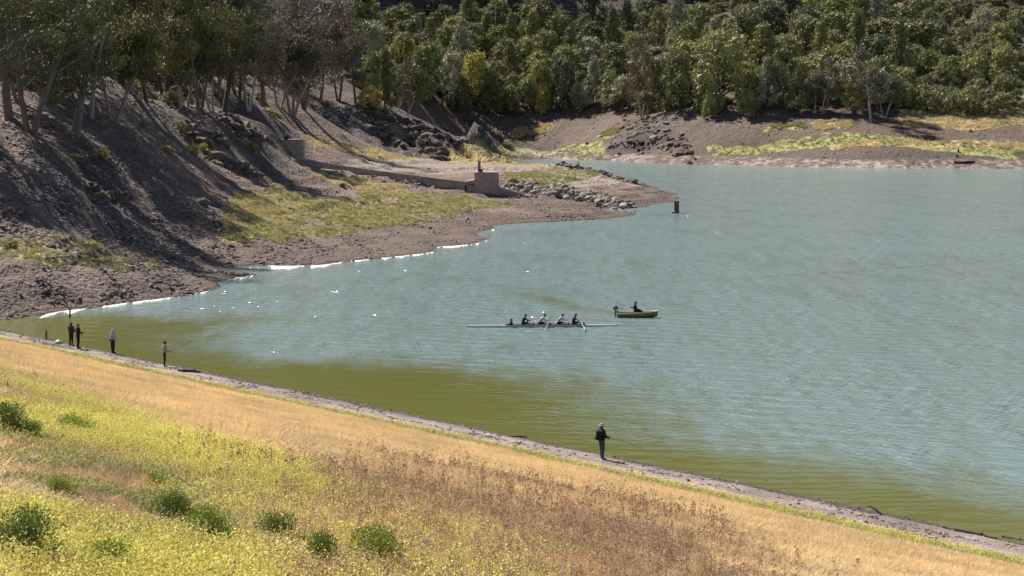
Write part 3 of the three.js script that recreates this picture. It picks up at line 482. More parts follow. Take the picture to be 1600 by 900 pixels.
// far shore and wooded hill: [px, foot py, top py, width px, kind, leaf, label]
const backGums = [[30, 160, 'gumC'], [110, 150, 'gumA'], [215, 120, 'gumA'], [300, 140, 'gumC'], [340, 148, 'gumA'], [372, 150, 'gumC'], [270, 125, 'gumB'], [150, 112, 'gumA'], [45, 118, 'gumA'], [230, 160, 'gumSlim']];
backGums.forEach(([px, py, k], i) => tree('gum_tree', k, i % 3 ? 'euc' : 'eucOlive', i % 2 ? barkDark : barkMid, stand(hit(px, py, 150), 0.1), 24 / UNIT[k][0], 24 / UNIT[k][0], i * 2.7, `shaded gum deep in the left hillside stand, ${WORDS[[...backGums].map((q) => q[0]).sort((a, b) => a - b).indexOf(px)]} of the dim trunks from the left`, 'dim gums behind the front row'));
const farTrees = [
  [578, 168, 128, 48, 'brushA', 'lime', 'bright yellow-green bush at the right end of the dark bluff'], [602, 170, 62, 34, 'pointA', 'eucOlive', 'narrow olive tree beside the bright yellow-green bush'], [585, 150, 70, 60, 'oakA', 'bay', 'fresh green tree behind the narrow olive tree'],
  [636, 180, 84, 46, 'gumSlim', 'eucOlive', 'leaning gum with white trunk at the gully mouth'], [622, 172, 78, 42, 'gumFar', 'eucGrey', 'upright thin gum left of the leaning white trunk'],
  [655, 150, 50, 70, 'oakB', 'bay', 'broad green tree behind the leaning white-trunked gum'], [690, 165, 70, 66, 'oakC', 'silver', 'silvery dark tree right of the leaning gum'], [672, 90, 18, 40, 'pointB', 'willow', 'light green tree pointing into the dark hillside'], [628, 110, 42, 56, 'oakA', 'willow', 'yellow-green rounded tree below the wires'],
  [718, 168, 110, 60, 'oakC', 'oak', 'dark tree at the foot of the slope left of the yellow crown'], [742, 155, 70, 58, 'oakA', 'lime', 'tree with a sunlit yellow crown above the gully'], [765, 168, 98, 44, 'oakB', 'oak', 'dark rounded tree under the yellow crown'], [760, 75, 10, 38, 'pointA', 'bay', 'slender light tree beside the wire pole'], [728, 100, 40, 62, 'oakB', 'bay', 'wide tree left of the slender light tree'],
  [800, 90, 10, 46, 'pointB', 'bay', 'tall pointed tree right of the wire pole'], [832, 85, 6, 44, 'pointA', 'willow', 'tallest pointed light tree in the middle of the slope'], [875, 82, 12, 56, 'oakB', 'oak', 'dark dome tree right of the pointed light trees'], [912, 76, 14, 46, 'oakA', 'oak', 'smaller dark dome tree next to the dark dome'], [958, 108, -2, 48, 'pointB', 'oak', 'tall dark tree in the middle reaching the picture top'], [1030, 70, 3, 36, 'oakA', 'bay', 'round-headed tree standing alone before the dark hillside'],
  [820, 166, 118, 48, 'oakC', 'bay', 'low green tree at the shore left of centre'], [842, 158, 84, 58, 'oakA', 'willow', 'round yellow-green tree at the shore left of centre'], [880, 165, 76, 56, 'oakB', 'oakDeep', 'tall dark round tree at the shore left of centre'], [848, 168, 124, 34, 'brushA', 'lime', 'small lime bush at the foot of the yellow-green tree'], [927, 162, 78, 46, 'pointB', 'silver', 'pale pointed tree at the shore, left of the bare trunk'], [955, 166, 100, 46, 'oakA', 'bay', 'light green shore tree under the tall dark tree'], [975, 166, 110, 60, 'oakC', 'silver', 'silvery spreading tree left of the bare trunk'],
  [1003, 180, 46, 54, 'gumFar', 'eucRust', 'reddish thin gum with dark trunk on the rock outcrop'], [1035, 168, 80, 60, 'oakB', 'oak', 'dark tree right of the reddish gum'], [1062, 168, 66, 66, 'oakA', 'oak', 'deep green shore tree between the reddish gum and the big olive crown'], [1125, 160, 30, 108, 'oakB', 'willow', 'biggest olive crown in the middle of the far slope'], [1075, 95, 26, 60, 'oakC', 'bay', 'light tree above and left of the biggest olive crown'], [1168, 120, 2, 80, 'oakA', 'oak', 'tall dark crown above the biggest olive crown'], [1095, 60, -4, 60, 'oakB', 'bay', 'bright crown at the top edge of the picture'],
  [1115, 173, 137, 46, 'brushB', 'bay', 'grey-green bush on the bank right of the rocks'], [1168, 172, 134, 46, 'brushA', 'bay', 'round bush on the bank near the second shadow'], [1198, 165, 78, 44, 'pointB', 'silver', 'light pointed shrub tree right of the round bush'], [1222, 160, 60, 70, 'oakC', 'oak', 'dark tree with lumpy crown left of the two white trunks'],
  [1275, 170, 92, 40, 'gumSlim', 'eucGrey', 'left one of two thin white-trunked gums at the shore'], [1286, 170, 88, 56, 'gumFar', 'eucGrey', 'right leaning one of the two thin white-trunked gums'], [1335, 170, 104, 52, 'pointB', 'willow', 'fresh green pointed shrub left of the tall dark gum'], [1362, 184, 44, 66, 'gumFarB', 'eucGrey', 'tall dark gum with bundled trunks on the right shore'], [1382, 176, 100, 40, 'gumThin', 'euc', 'dark bundle of stems right of the tall dark gum'],
  [1380, 75, 22, 110, 'oakC', 'oak', 'wide dark crown above the tall dark gum'], [1440, 85, 22, 90, 'oakB', 'oak', 'wide olive-brown crown right of the tall dark gum'], [1260, 70, 0, 60, 'oakB', 'oakDeep', 'very dark crown at the upper right of the slope'], [1300, 90, 40, 64, 'oakA', 'bay', 'light green crown below the bare orange patch'],
];
const GR = rng(77);
const woods = [];
for (const [px, b0, ty, w, k, leaf, label] of farTrees) { const by = b0 >= 150 && px > 690 ? b0 + 7 : b0; const v = stand(hit(px, by, 500), 0.4), s = FOCAL / -v.z; const H = (by - ty) / s, W = w / s; woods.push([v.x, -v.z, W / 2]); tree(k.startsWith('gum') ? 'gum_tree' : k.startsWith('brush') ? 'bush' : 'hill_tree', k, leaf, k.startsWith('gum') ? barkPale : barkDark, v, H / UNIT[k][0], W / UNIT[k][1], GR() * 6.28, label, 'trees on the far shore', k.startsWith('brush') ? 'bush' : 'tree', label.includes('leaning') ? -0.22 : 0); }
// the rest of the wood, tree by tree
const rows = [['along the waterline', 156, 179], ['in the second row', 120, 154], ['in the middle rows', 80, 118], ['on the upper slope', 42, 80], ['along the top edge', -30, 42]];
const nth = (n) => n < 20 ? WORDS[n] : n < 29 ? 'twenty-' + WORDS[n - 20] : n === 29 ? 'thirtieth' : n < 39 ? 'thirty-' + WORDS[n - 30] : n === 39 ? 'fortieth' : n < 49 ? 'forty-' + WORDS[n - 40] : n === 49 ? 'fiftieth' : n < 59 ? 'fifty-' + WORDS[n - 50] : 'sixty-' + WORDS[n - 60];
{
  const R = rng(909);
  for (const [where, y0, y1] of rows) {
    const found = [];
    for (let i = 0; i < 1500 && found.length < 46; i++) {
      const px = 560 + R() * 1075, py = y0 + R() * (y1 - y0);
      if (px < 690 && py > 120) continue;
      const v = stand(hit(px, py, 560), 0.4), x = v.x, d = -v.z; if (d < 640 || d > 1250 || v.y < 15) continue;
      const right = smooth(1380, 1460, px), darkHill = px > 560 && px < 1065 && py < 40;
      if (darkHill && R() < 0.8) continue;
      const s = FOCAL / d, size = right > 0.5 ? 4 + 3.4 * R() : 5.6 + 5 * R();
      if (woods.some(([a, b, r]) => Math.hypot(a - x, (b - d) * 0.8) < (r + size) * (right > 0.5 ? 0.55 : 0.58))) continue;
      woods.push([x, d, size]);
      found.push({ px, v, size, right, darkHill });
    }
    found.sort((a, b) => a.px - b.px);
    found.forEach((f, i) => {
      const bushy = f.right > 0.5 && R() < 0.8, ks = bushy ? ['brushA', 'brushB', 'oakA'] : ['oakA', 'oakB', 'oakC', 'oakB', 'oakA', 'pointB'], k = ks[Math.floor(R() * ks.length)];
      const ls = bushy ? ['brush', 'brush', 'bay', 'oak', 'willow'] : f.darkHill ? ['oakDeep'] : ['oak', 'oak', 'oakDeep', 'bay', 'bay', 'willow', 'brush', 'silver'], leaf = ls[Math.floor(R() * ls.length)];
      const hue = { brush: 'olive', bay: 'mid-green', oak: 'dark green', willow: 'light green', oakDeep: 'very dark', silver: 'silvery' }[leaf], W = f.size * 2, H = bushy ? W * (0.62 + 0.25 * R()) : k.startsWith('point') ? W * (1.25 + 0.5 * R()) : W * (0.85 + 0.3 * R());
      tree(k.startsWith('brush') ? 'bush' : 'hill_tree', k, leaf, barkDark, f.v, H / UNIT[k][0], W / UNIT[k][1], R() * 6.28, `${hue} ${k.startsWith('brush') ? 'bush' : 'tree'} ${where} of the far wood, ${nth(i)} from the left`, 'trees of the far wood ' + where, k.startsWith('brush') ? 'bush' : 'tree');
    });
  }
}

{ // brushy undergrowth of the far wood, too dense to count
  const R = rng(321), a = [[], []];
  for (let i = 0; i < 5200; i++) { const d = 640 + 560 * R(), x = (R() * 2 - 1) * 0.31 * d + 0.02 * d; if (!hills.has(x, d)) continue; const h = hills.get(x, d), px = 800 + x / d * FOCAL; if (px < 540 || px > 1680 || h < 20.5 + 3 * fbm(x * 0.05, d * 0.05, 2) || inside(strawC[4], x, d)) continue; const s = 0.45 + 0.5 * R(), k = 0.6 + 0.7 * R(); a[i & 1].push([place(x, h - 0.3, -d, R() * 6.28, s, s * (0.7 + 0.5 * R()), s), lin(k, k * (0.92 + 0.1 * R()), k)]); }
  for (let i = 0; i < 900; i++) { const d = 262 + 260 * R(), x = -d * 0.29 + R() * d * 0.22; if (!land.has(x, d)) continue; const h = land.get(x, d); if (h < 20 + 2.5 * fbm(x * 0.1, d * 0.1, 2)) continue; const s = 0.22 + 0.28 * R(), k = 0.5 + 0.6 * R(); a[i & 1].push([place(x, h - 0.2, -d, R() * 6.28, s, s, s), lin(k * 1.1, k, k * 0.9)]); }
  instanced('undergrowth', KINDS.brushA[1], LEAF.brush, a[0], 'dense brush between the trees of the far hill', 'brush'); instanced('undergrowth', KINDS.brushB[1], LEAF.oak, a[1], 'dark brush between the trees of the far hill', 'brush');
}
// ---------------------------------------------------------------- low plants and stones
const fan = (R, n, fn) => { const p = [], c = []; for (let i = 0; i < n; i++) fn(R, p, c, i); return geoFrom(p, null, c.length ? { color: [c, 3] } : {}); };
const tri = (p, c, a, b, d, col) => { p.push(...a, ...b, ...d); if (col) c.push(...col, ...col, ...col); };
// a blade: base at (x,z), leaning, two faces tall
function blade(R, p, c, x, z, h, w, lean, col) {
  const a = R() * 6.28, la = R() * 6.28, wx = Math.cos(a) * w, wz = Math.sin(a) * w, lx = Math.cos(la) * lean * h, lz = Math.sin(la) * lean * h, m = [x + lx * 0.35, h * 0.6, z + lz * 0.35], t = [x + lx, h * (1 - lean * 0.3), z + lz];
  const k = 0.8 + 0.4 * R(), q = [col[0] * k, col[1] * k, col[2] * k];
  tri(p, c, [x - wx, -0.05, z - wz], [x + wx, -0.05, z + wz], [m[0] + wx * 0.7, m[1], m[2] + wz * 0.7], q); tri(p, c, [x - wx, -0.05, z - wz], [m[0] + wx * 0.7, m[1], m[2] + wz * 0.7], [m[0] - wx * 0.7, m[1], m[2] - wz * 0.7], q);
  tri(p, c, [m[0] - wx * 0.7, m[1], m[2] - wz * 0.7], [m[0] + wx * 0.7, m[1], m[2] + wz * 0.7], t, q);
}
const fleck = (R, p, c, x, y, z, s, col) => { const a = R() * 6.28, b = (R() - 0.3) * 1.6, ux = Math.cos(a), uz = Math.sin(a), vx = -Math.sin(a) * Math.sin(b), vy = Math.cos(b), vz = Math.cos(a) * Math.sin(b), k = 0.8 + 0.4 * R(), q = [col[0] * k, col[1] * k, col[2] * k]; tri(p, c, [x - ux * s, y, z - uz * s], [x + vx * s, y + vy * s, z + vz * s], [x + ux * s, y, z + uz * s], q); tri(p, c, [x - ux * s, y, z - uz * s], [x + ux * s, y, z + uz * s], [x - vx * s, y - vy * s, z - vz * s], q); };
const STRAWC = [0.86, 0.68, 0.41], YEL = [0.88, 0.8, 0.23], GRN = [0.22, 0.26, 0.085], LIME = [0.4, 0.4, 0.17], BRN = [0.42, 0.28, 0.16], GREY = [0.42, 0.33, 0.25];
const tuftGold = [1, 2, 3].map((s) => fan(rng(s), 26, (R, p, c) => { const a = R() * 6.28, r = Math.sqrt(R()) * 0.24, h = 0.16 + 0.24 * R(); blade(R, p, c, Math.cos(a) * r, Math.sin(a) * r, h, 0.006 + 0.005 * R(), 0.15 + 0.45 * R(), STRAWC); }));
const tuftGreen = [4, 5].map((s) => fan(rng(s), 22, (R, p, c) => { const a = R() * 6.28, r = Math.sqrt(R()) * 0.2; blade(R, p, c, Math.cos(a) * r, Math.sin(a) * r, 0.14 + 0.2 * R(), 0.012 + 0.01 * R(), 0.3 + 0.5 * R(), R() < 0.75 ? GRN : LIME); if (R() < 0.12) fleck(R, p, c, Math.cos(a) * r, 0.2 + 0.16 * R(), Math.sin(a) * r, 0.01, YEL); }));
const mustard = [6, 7, 8].map((s) => { const G = rng(s + 90); return fan(rng(s), 9, (R, p, c) => {
  const a = R() * 6.28, r = Math.sqrt(R()) * 0.18, x = Math.cos(a) * r, z = Math.sin(a) * r, h = 0.11 + 0.17 * R();
  blade(R, p, c, x, z, h, 0.003, 0.22, [0.2, 0.21, 0.08]);
  for (let i = 0; i < 4; i++) blade(R, p, c, x + (R() - 0.5) * 0.1, z + (R() - 0.5) * 0.1, h * (0.4 + 0.3 * R()), 0.009, 0.6, G() < 0.6 ? GRN : LIME);
  for (let i = 0; i < 5; i++) fleck(R, p, c, x + (R() - 0.5) * 0.2, h * (0.72 + 0.36 * R()), z + (R() - 0.5) * 0.2, 0.006 + 0.005 * R(), YEL);
}); });
const stalk = [9, 10, 11].map((s) => fan(rng(s), 5, (R, p, c) => { const a = R() * 6.28, r = Math.sqrt(R()) * 0.14, x = Math.cos(a) * r, z = Math.sin(a) * r, h = 0.22 + 0.26 * R(), col = R() < 0.6 ? BRN : GREY; blade(R, p, c, x, z, h, 0.005, 0.16, col); for (let i = 0; i < 12; i++) { const t = 0.35 + 0.65 * R(); fleck(R, p, c, x + (R() - 0.5) * 0.07 * (1.4 - t), h * t, z + (R() - 0.5) * 0.06 * (1.4 - t), 0.007 + 0.007 * R(), col); } }));
const plantMat = new THREE.MeshPhysicalMaterial({ color: 0xffffff, vertexColors: true, roughness: 0.8, transmission: 0.3, thickness: 0, side: THREE.DoubleSide });
const slope = (list) => plot(list, 10);
const zMustard = slope([[-80, 560], [20, 596], [110, 625], [240, 676], [400, 712], [480, 750], [440, 790], [385, 812], [420, 1060], [-80, 1060]]);
const zBright = slope([[60, 610], [240, 678], [400, 715], [475, 752], [400, 770], [300, 745], [180, 720], [60, 690]]);
const zStalk = slope([[335, 712], [480, 735], [640, 732], [800, 765], [960, 792], [1160, 850], [1250, 1060], [540, 1060], [400, 840], [350, 770]]);
const zSparse = slope([[450, 780], [640, 790], [860, 850], [960, 1060], [380, 1060]]);
const zGravel = slope([[176, 768], [215, 775], [270, 808], [335, 850], [370, 890], [335, 890], [285, 848], [220, 815], [182, 795]]);
{
  const R = rng(4242), gold = [[], [], []], green = [[], []], mus = [[], [], []], stk = [[], [], []], fringe = [[], []], tall = [];
  const put = (sets, M, col) => sets[Math.floor(R() * sets.length)].push([M, col]);
  const vis = (x, d) => { const px = 800 + x / d * FOCAL; return px > -90 && px < 1690; };
  // density falls with distance as plants shrink in the eye
  const N = 620000;
  for (let i = 0; i < N; i++) {
    const d = 11 + 130 * Math.pow(R(), 1.15), x = (R() * 2 - 1) * 0.3 * d; if (!vis(x, d)) continue;
    const p = acrossOf(x, d); if (p > BEACH_P + 0.8) continue;
    const py = HORIZON + (EYE - bank.get(x, d)) / d * FOCAL; if (py > 1040) continue;
    const w = 0.35 * d / 25, n = fbm(x * 0.6, d * 0.45, 3), n2 = fbm(x * 0.16 + 31, d * 0.12, 3), jx = x + (n * 3 + (R() + R() - 1) * 3) * w, jd = d + (n2 * 5 + (R() + R() - 1) * 5) * w, y = bank.get(x, d), t = R() * 6.28, tone = 0.86 + 0.28 * R() + 0.25 * n, hs = 0.5 + 0.5 * smooth(16, 55, d);
    const fr = smooth(BEACH_P - 4.4, BEACH_P - 2.2, p + 2.2 * n);
    if (R() < fr) { if (R() < (p > BEACH_P - 0.4 ? 0.25 : 0.8)) { const g = 0.9 + 0.6 * R(); put(fringe, place(x, y, -d, t, (0.8 + 0.9 * R()) * (p > BEACH_P - 0.3 ? 0.7 : 1)), R() < 0.4 ? lin(g, g, g) : lin(1.5 * g, 1.3 * g, 1.1 * g)); } continue; }
    if (inside(zStalk, jx, jd) && R() < 0.006 + 0.014 * clamp(n2)) { const q = 0.85 + 0.3 * R(); put(stk, place(x, y, -d, t, (1.3 + 0.9 * R()) * hs), lin(q, q * 0.92, q * 0.9)); continue; }
    const inM = inside(zMustard, jx, jd), inS = inside(zStalk, jx, jd);
    if (inside(zGravel, x, d) && R() < 0.75) continue;
    if (inM) {
      const bright = inside(zBright, jx, jd), q = R();
      if (q < (bright ? 0.66 : 0.18) + 0.8 * n2) { put(mus, place(x, y, -d, t, (0.75 + 0.7 * R() + 0.5 * clamp(n2)) * (0.6 + 0.4 * hs)), lin(tone, tone, tone)); continue; }
      if (q < 0.62 && n > -0.1) { put(green, place(x, y, -d, t, (0.6 + 0.7 * R()) * hs), lin(tone * 1.2, tone * 1.1, tone)); continue; }
      if (!bright && q > 0.93) { put(stk, place(x, y, -d, t, (0.7 + 0.4 * R()) * hs), lin(tone, tone, tone)); continue; }
      if (q < 0.86) { put(gold, place(x, y, -d, t, (0.6 + 0.4 * R()) * hs), lin(tone * 0.85, tone * 0.82, tone * 0.78)); }
      continue;
    }
    if (inS) {
      const q = R(); if (q < 0.05 + 0.22 * n2 + 0.12 * n) { put(stk, place(x, y, -d, t, (0.75 + 0.65 * R()) * hs), lin(tone, tone, tone)); continue; }
      if (q < 0.72) put(gold, place(x, y, -d, t, (0.8 + 0.4 * R()) * hs), lin(tone * 0.9, tone * 0.86, tone * 0.84));
      if (q > 0.955 && inside(zSparse, jx, jd)) put(mus, place(x, y, -d, t, 0.8 + 0.5 * R()), lin(tone, tone, tone));
      continue;
    }
    if (R() < 0.006 + 0.02 * clamp(n2)) { put(stk, place(x, y, -d, t, 0.6 + 0.4 * R()), lin(tone, tone, tone)); continue; }
    if (R() < 0.62) put(gold, place(x, y, -d, t, 0.8 + 0.5 * R(), (0.75 + 0.45 * R()) * hs), lin(tone, tone * (0.96 + 0.08 * R()), tone * 0.95));
  }
  gold.forEach((l, i) => instanced('dry_grass', tuftGold[i], plantMat, l, 'golden dry grass covering the near bank', 'grass'));
  green.forEach((l, i) => instanced('green_grass', tuftGreen[i], plantMat, l, 'green weeds between the yellow flowers', 'grass'));
  mus.forEach((l, i) => instanced('wild_mustard', mustard[i], plantMat, l, 'yellow flowering weeds in the lower left', 'flowers'));
  stk.forEach((l, i) => instanced('dry_weeds', stalk[i], plantMat, l, 'brown dry weed stalks along the bottom', 'weeds'));
  fringe.forEach((l, i) => instanced('shore_weeds', tuftGreen[i], plantMat, l, 'green weeds along the top of the mud beach', 'weeds'));
  // meadow on the far side of the cove
  const far = [[], []], farStraw = [];
  const put2 = (poly, n, straw, sc) => { const xs = poly.map((q) => q[0]), ds = poly.map((q) => q[1]), x0 = Math.min(...xs), x1 = Math.max(...xs), d0 = Math.min(...ds), d1 = Math.max(...ds); for (let i = 0; i < n; i++) { const x = lerp(x0, x1, R()), d = lerp(d0, d1, R()); if (!near(poly, x, d, 2)) continue; const k = fbm(x * 0.25, d * 0.18, 4) + 0.7 * fbm(x * 1.7, d * 1.1, 3); if (k < -0.2) continue; const y = groundAt(x, d) - 0.02, t = 0.75 + 0.5 * R(); const isStraw = R() < straw; (isStraw ? farStraw : far[i & 1]).push([place(x, y, -d, R() * 6.28, sc * (0.8 + 0.9 * R()), sc * (0.6 + 0.8 * R())), isStraw ? lin(t * 0.95, t * 1.02, t * 1.05) : lin(t * 1.25, t * 1.15, t * 1.15)]); } };
  put2(meadowA, 30000, 0.3, 1.2); put2(meadowLeft, 3200, 0.15, 0.9); for (const q of strawA) put2(q, 6000, 0.75, 1.1); for (const q of meadowB) put2(q, 3500, 0.2, 1.2);
  for (const q of meadowC) put2(q, 5000, 0.12, 1.7); for (const q of strawC) put2(q, 4000, 0.8, 1.7);
  far.forEach((l, i) => instanced('meadow_grass', tuftGreen[i], plantMat, l, 'green meadow grass on the far shores', 'grass'));
  instanced('meadow_straw', tuftGold[0], plantMat, farStraw, 'yellowed grass on the far shores', 'grass');
}
// bushes one can tell apart in the foreground: [px, foot py, width px, height px, label]
const shrubGeo = [31, 32, 33].map((s) => { const R = rng(s), L = new Leaves(R), stems = []; for (let i = 0; i < 52; i++) { const a = R() * 6.28, v = R(), r = Math.sqrt(R()) * 0.5 * (1 - v * 0.5), x = Math.cos(a) * r, z = Math.sin(a) * r, y = 0.12 + v * 0.72; stems.push(limb([[x * 0.15, -0.05, z * 0.15, 0.008], [x * 0.7, y * 0.6, z * 0.7, 0.006], [x, y + 0.1, z, 0.003]], 3)); const h = 0.75 + 0.5 * R(); L.clump(x, y, z, 0.15, 74, 0.06, 0.02, -0.55, [h * 0.95, h, h], 1.2); } const F = rng(s + 7), fp = [], fc = []; for (let i = 0; i < 130; i++) { const a = F() * 6.28, v = F(), r = 0.56 * Math.sqrt(1 - v * v * 0.8); fleck(F, fp, fc, Math.cos(a) * r, 0.2 + v * 0.85, Math.sin(a) * r, 0.014, YEL); } return [join(stems), L.geometry(), geoFrom(fp, null, { color: [fc, 3] })]; });
const shrubLeaf = leafMat(0.34, 0.4, 0.055), shrubLeafDark = leafMat(0.22, 0.28, 0.05), stemMat = mat(0.2, 0.19, 0.08);
[[14, 690, 80, 66, 0, 'dark green bush at the left edge beside the golden grass'], [28, 895, 150, 110, 1, 'large dark green bush with yellow flowers in the lower left corner'], [165, 915, 105, 80, 2, 'feathery green bush cut by the bottom edge'], [325, 858, 92, 72, 0, 'round bright green bush at the end of the gravel streak'], [268, 815, 66, 55, 1, 'dark green bush left of the round bright one'], [502, 898, 68, 75, 2, 'dark bush left of the pair at the bottom'], [582, 895, 105, 78, 0, 'bright bush right of the pair at the bottom'], [432, 862, 82, 70, 1, 'weedy green bush between the gravel and the pair'], [92, 790, 60, 50, 2, 'small green bush left of the gravel streak'], [115, 690, 74, 46, 1, 'green bush amid the yellow flowers in the upper left'], [248, 775, 48, 38, 0, 'small bush at the top of the gravel streak']].forEach(([px, py, w, h, k, label], i) => {
  const v = stand(hit(px, py, 9)), s = FOCAL / -v.z, t = thing('bush', label, 'bush', v, i * 1.9, 'green bushes on the near bank'); t.scale.set(w / s * 1.05, h / s / 1.05, w / s);
  mesh('stems', shrubGeo[k][0], stemMat, t); mesh('foliage', shrubGeo[k][1], [0, 1, 5, 7].includes(i) || i === 4 ? shrubLeafDark : shrubLeaf, t); mesh('flowers', shrubGeo[k][2], plantMat, t);
  for (const [f, ox, oz, sc] of [[1, 0.42, 0.1, 0.62], [2, -0.38, 0.2, 0.5]]) { const o = mesh('side_growth', shrubGeo[(k + f) % 3][1], i % 2 ? shrubLeaf : shrubLeafDark, t); o.position.set(ox, 0, oz); o.scale.set(sc, sc * (0.8 + 0.3 * noise2(i, f)), sc); o.rotation.y = i + f; }
});
const hillBushes = [[268, 162, 44, 24, 'bay', 'sunlit green bush on the bare knoll'], [282, 205, 20, 20, 'willow', 'small bright bush below the knoll'], [260, 236, 30, 12, 'lime', 'low yellow-green bush on the mid hillside, leftmost'], [300, 240, 26, 18, 'lime', 'yellow-flowered bush on the mid hillside'], [318, 236, 18, 16, 'lime', 'round yellow bush right of the yellow-flowered one'], [330, 233, 18, 17, 'bay', 'dark green bush beside the round yellow bush'], [393, 236, 22, 18, 'bay', 'green bush in front of the upper wall end'], [428, 184, 30, 12, 'willow', 'bright green bush on the bank above the upper gate block'], [415, 176, 40, 10, 'willow', 'long bright green bush along the grove edge'], [157, 246, 36, 16, 'lime', 'grassy yellow-green clump below the gum roots'], [878, 256, 14, 8, 'bay', 'small dark bush on the end of the flat'], [1517, 206, 8, 5, 'oakDeep', 'tiny dark bush alone on the right far bank'], [118, 250, 34, 12, 'bay', 'dim green clump in the shade below the gums']];
hillBushes.forEach(([px, py, w, h, leaf, label], i) => { const v = stand(hit(px, py, 150), 0.1), s = FOCAL / -v.z, k = i % 2 ? 'brushA' : 'brushB'; tree('bush', k, leaf, barkDark, v, h / s / UNIT[k][0], w / s / UNIT[k][1], i, label, 'bushes across the cove', 'bush'); });
// tall single stalks
[[205, 655, 22, 'dark dry stalk standing above the yellow flowers'], [1340, 902, 30, 'dark upright stalk at the bottom right'], [12, 622, 26, 'tall brown stalk at the left edge'], [440, 682, 14, 'thin stalk in the golden grass left of centre']].forEach(([px, py, h, label], i) => {
  const v = stand(hit(px, py, 9)), s = FOCAL / -v.z, H = h / s, R = rng(600 + i), p = [], c = []; for (let k = 0; k < 70; k++) { const t = 0.25 + 0.75 * R(); fleck(R, p, c, (R() - 0.5) * 0.1 * H * 1.6, H * t, (R() - 0.5) * 0.1 * H * 1.6, 0.02 * H * 2, BRN); }
  const t = thing('dock_stalk', label, 'weed', v, 0, 'single tall stalks'); mesh('stem', limb([[0, -0.05, 0, 0.012], [0.02, H * 0.5, 0, 0.009], [0, H, 0.01, 0.004]], 5), mat(0.12, 0.075, 0.05), t); mesh('seed_head', geoFrom(p, null, { color: [c, 3] }), plantMat, t);
});
// ---------------------------------------------------------------- stones
const stones = [41, 42, 43, 44, 45, 46].map((s) => rockGeo(s, 1, 0.72)), pebbles = [51, 52].map((s) => rockGeo(s, 0, 0.6));
const stoneMats = [[0.3, 0.26, 0.235], [0.24, 0.205, 0.185], [0.37, 0.325, 0.3], [0.19, 0.16, 0.145]].map(([r, g, b]) => new THREE.MeshStandardMaterial({ color: lin(r, g, b), roughness: 0.92 }));
const rubbleMat = new THREE.MeshStandardMaterial({ color: 0xffffff, roughness: 0.95 });
{
  const R = rng(808), rub = [[], []], wood = [];
  for (let i = 0; i < 150000; i++) {
    const d = 158 + 240 * Math.pow(R(), 1.4), x = -d * 0.28 + R() * d * 0.38; if (!land.has(x, d)) continue;
    const h = land.get(x, d); if (h < 0.05 || h > 24) continue; const px = 800 + x / d * FOCAL; if (px < -40 || px > 1068) continue;
    const clus = fbm(x * 0.35, d * 0.22, 3) + 0.5 * rockiness(x, d); if (clus < -0.02 + 0.3 * R()) continue;
    if (inside(meadowA, x, d) && R() < 0.85) continue;
    const s = 0.06 + 0.24 * Math.pow(R(), 3.4) * (1 + rockiness(x, d) * 1.6), k = 0.7 + 0.7 * R(); rub[i & 1].push([place(x, h - s * 0.1, -d, R() * 6.28, s * (0.9 + 0.8 * R()), s, s, (R() - 0.5), (R() - 0.5)), lin(0.19 * k, 0.15 * k, 0.137 * k)]);
  }
  for (let i = 0; i < 26000; i++) { const d = 625 + 230 * R(), x = (R() * 2 - 1) * 0.3 * d + 0.03 * d; if (!hills.has(x, d)) continue; const h = hills.get(x, d), px = 800 + x / d * FOCAL; if (h < 0.3 || h > 19 || px < 690 || px > 1640) continue; if (fbm(x * 0.12, d * 0.1, 3) + 0.5 * rockiness(x, d) < 0.02 + 0.25 * R()) continue; const s = 0.14 + 0.5 * Math.pow(R(), 4), k = 0.4 + 0.7 * R(); rub[i & 1].push([place(x, h - s * 0.1, -d, R() * 6.28, s * 1.4, s, s, R() - 0.5, R() - 0.5), lin(0.17 * k, 0.125 * k, 0.1 * k)]); }
  rub.forEach((l, i) => instanced('rubble', pebbles[i], rubbleMat, l, 'loose stones and clods on the eroded hillside', 'stones'));
  const peb = [[], []];
  for (let i = 0; i < 26000; i++) { const a = 30 + R() * 150, p = BEACH_P + 0.2 + (SHORE_P - BEACH_P + 0.2) * Math.pow(R(), 0.8), x = p * NX - a * ND, d = p * ND + a * NX; if (d < 60 || d > 175 || fbm(a * 0.5, p * 0.9, 3) < -0.12 + 0.2 * R()) continue; const s = 0.02 + 0.085 * Math.pow(R(), 4), k = 0.5 + 1.0 * R(); peb[i & 1].push([place(x, bank.get(x, d) + s * 0.1, -d, R() * 6.28, s * 1.5, s, s, R() - 0.5, R() - 0.5), lin(0.21 * k, 0.168 * k, 0.155 * k)]); }
  for (let i = 0; i < 2600; i++) { const q = zGravel[Math.floor(R() * zGravel.length)], q2 = zGravel[Math.floor(R() * zGravel.length)], t = R(), x = lerp(q[0], q2[0], t), d = lerp(q[1], q2[1], t); if (!inside(zGravel, x, d)) continue; const s = 0.015 + 0.045 * R() * R(), k = 0.6 + 0.9 * R(); peb[i & 1].push([place(x, bank.get(x, d), -d, R() * 6.28, s * 1.3, s, s, R() - 0.5, R() - 0.5), lin(0.36 * k, 0.33 * k, 0.34 * k)]); }
  peb.forEach((l, i) => instanced('beach_pebbles', pebbles[i], rubbleMat, l, 'small stones and clods on the near mud beach', 'stones'));
}
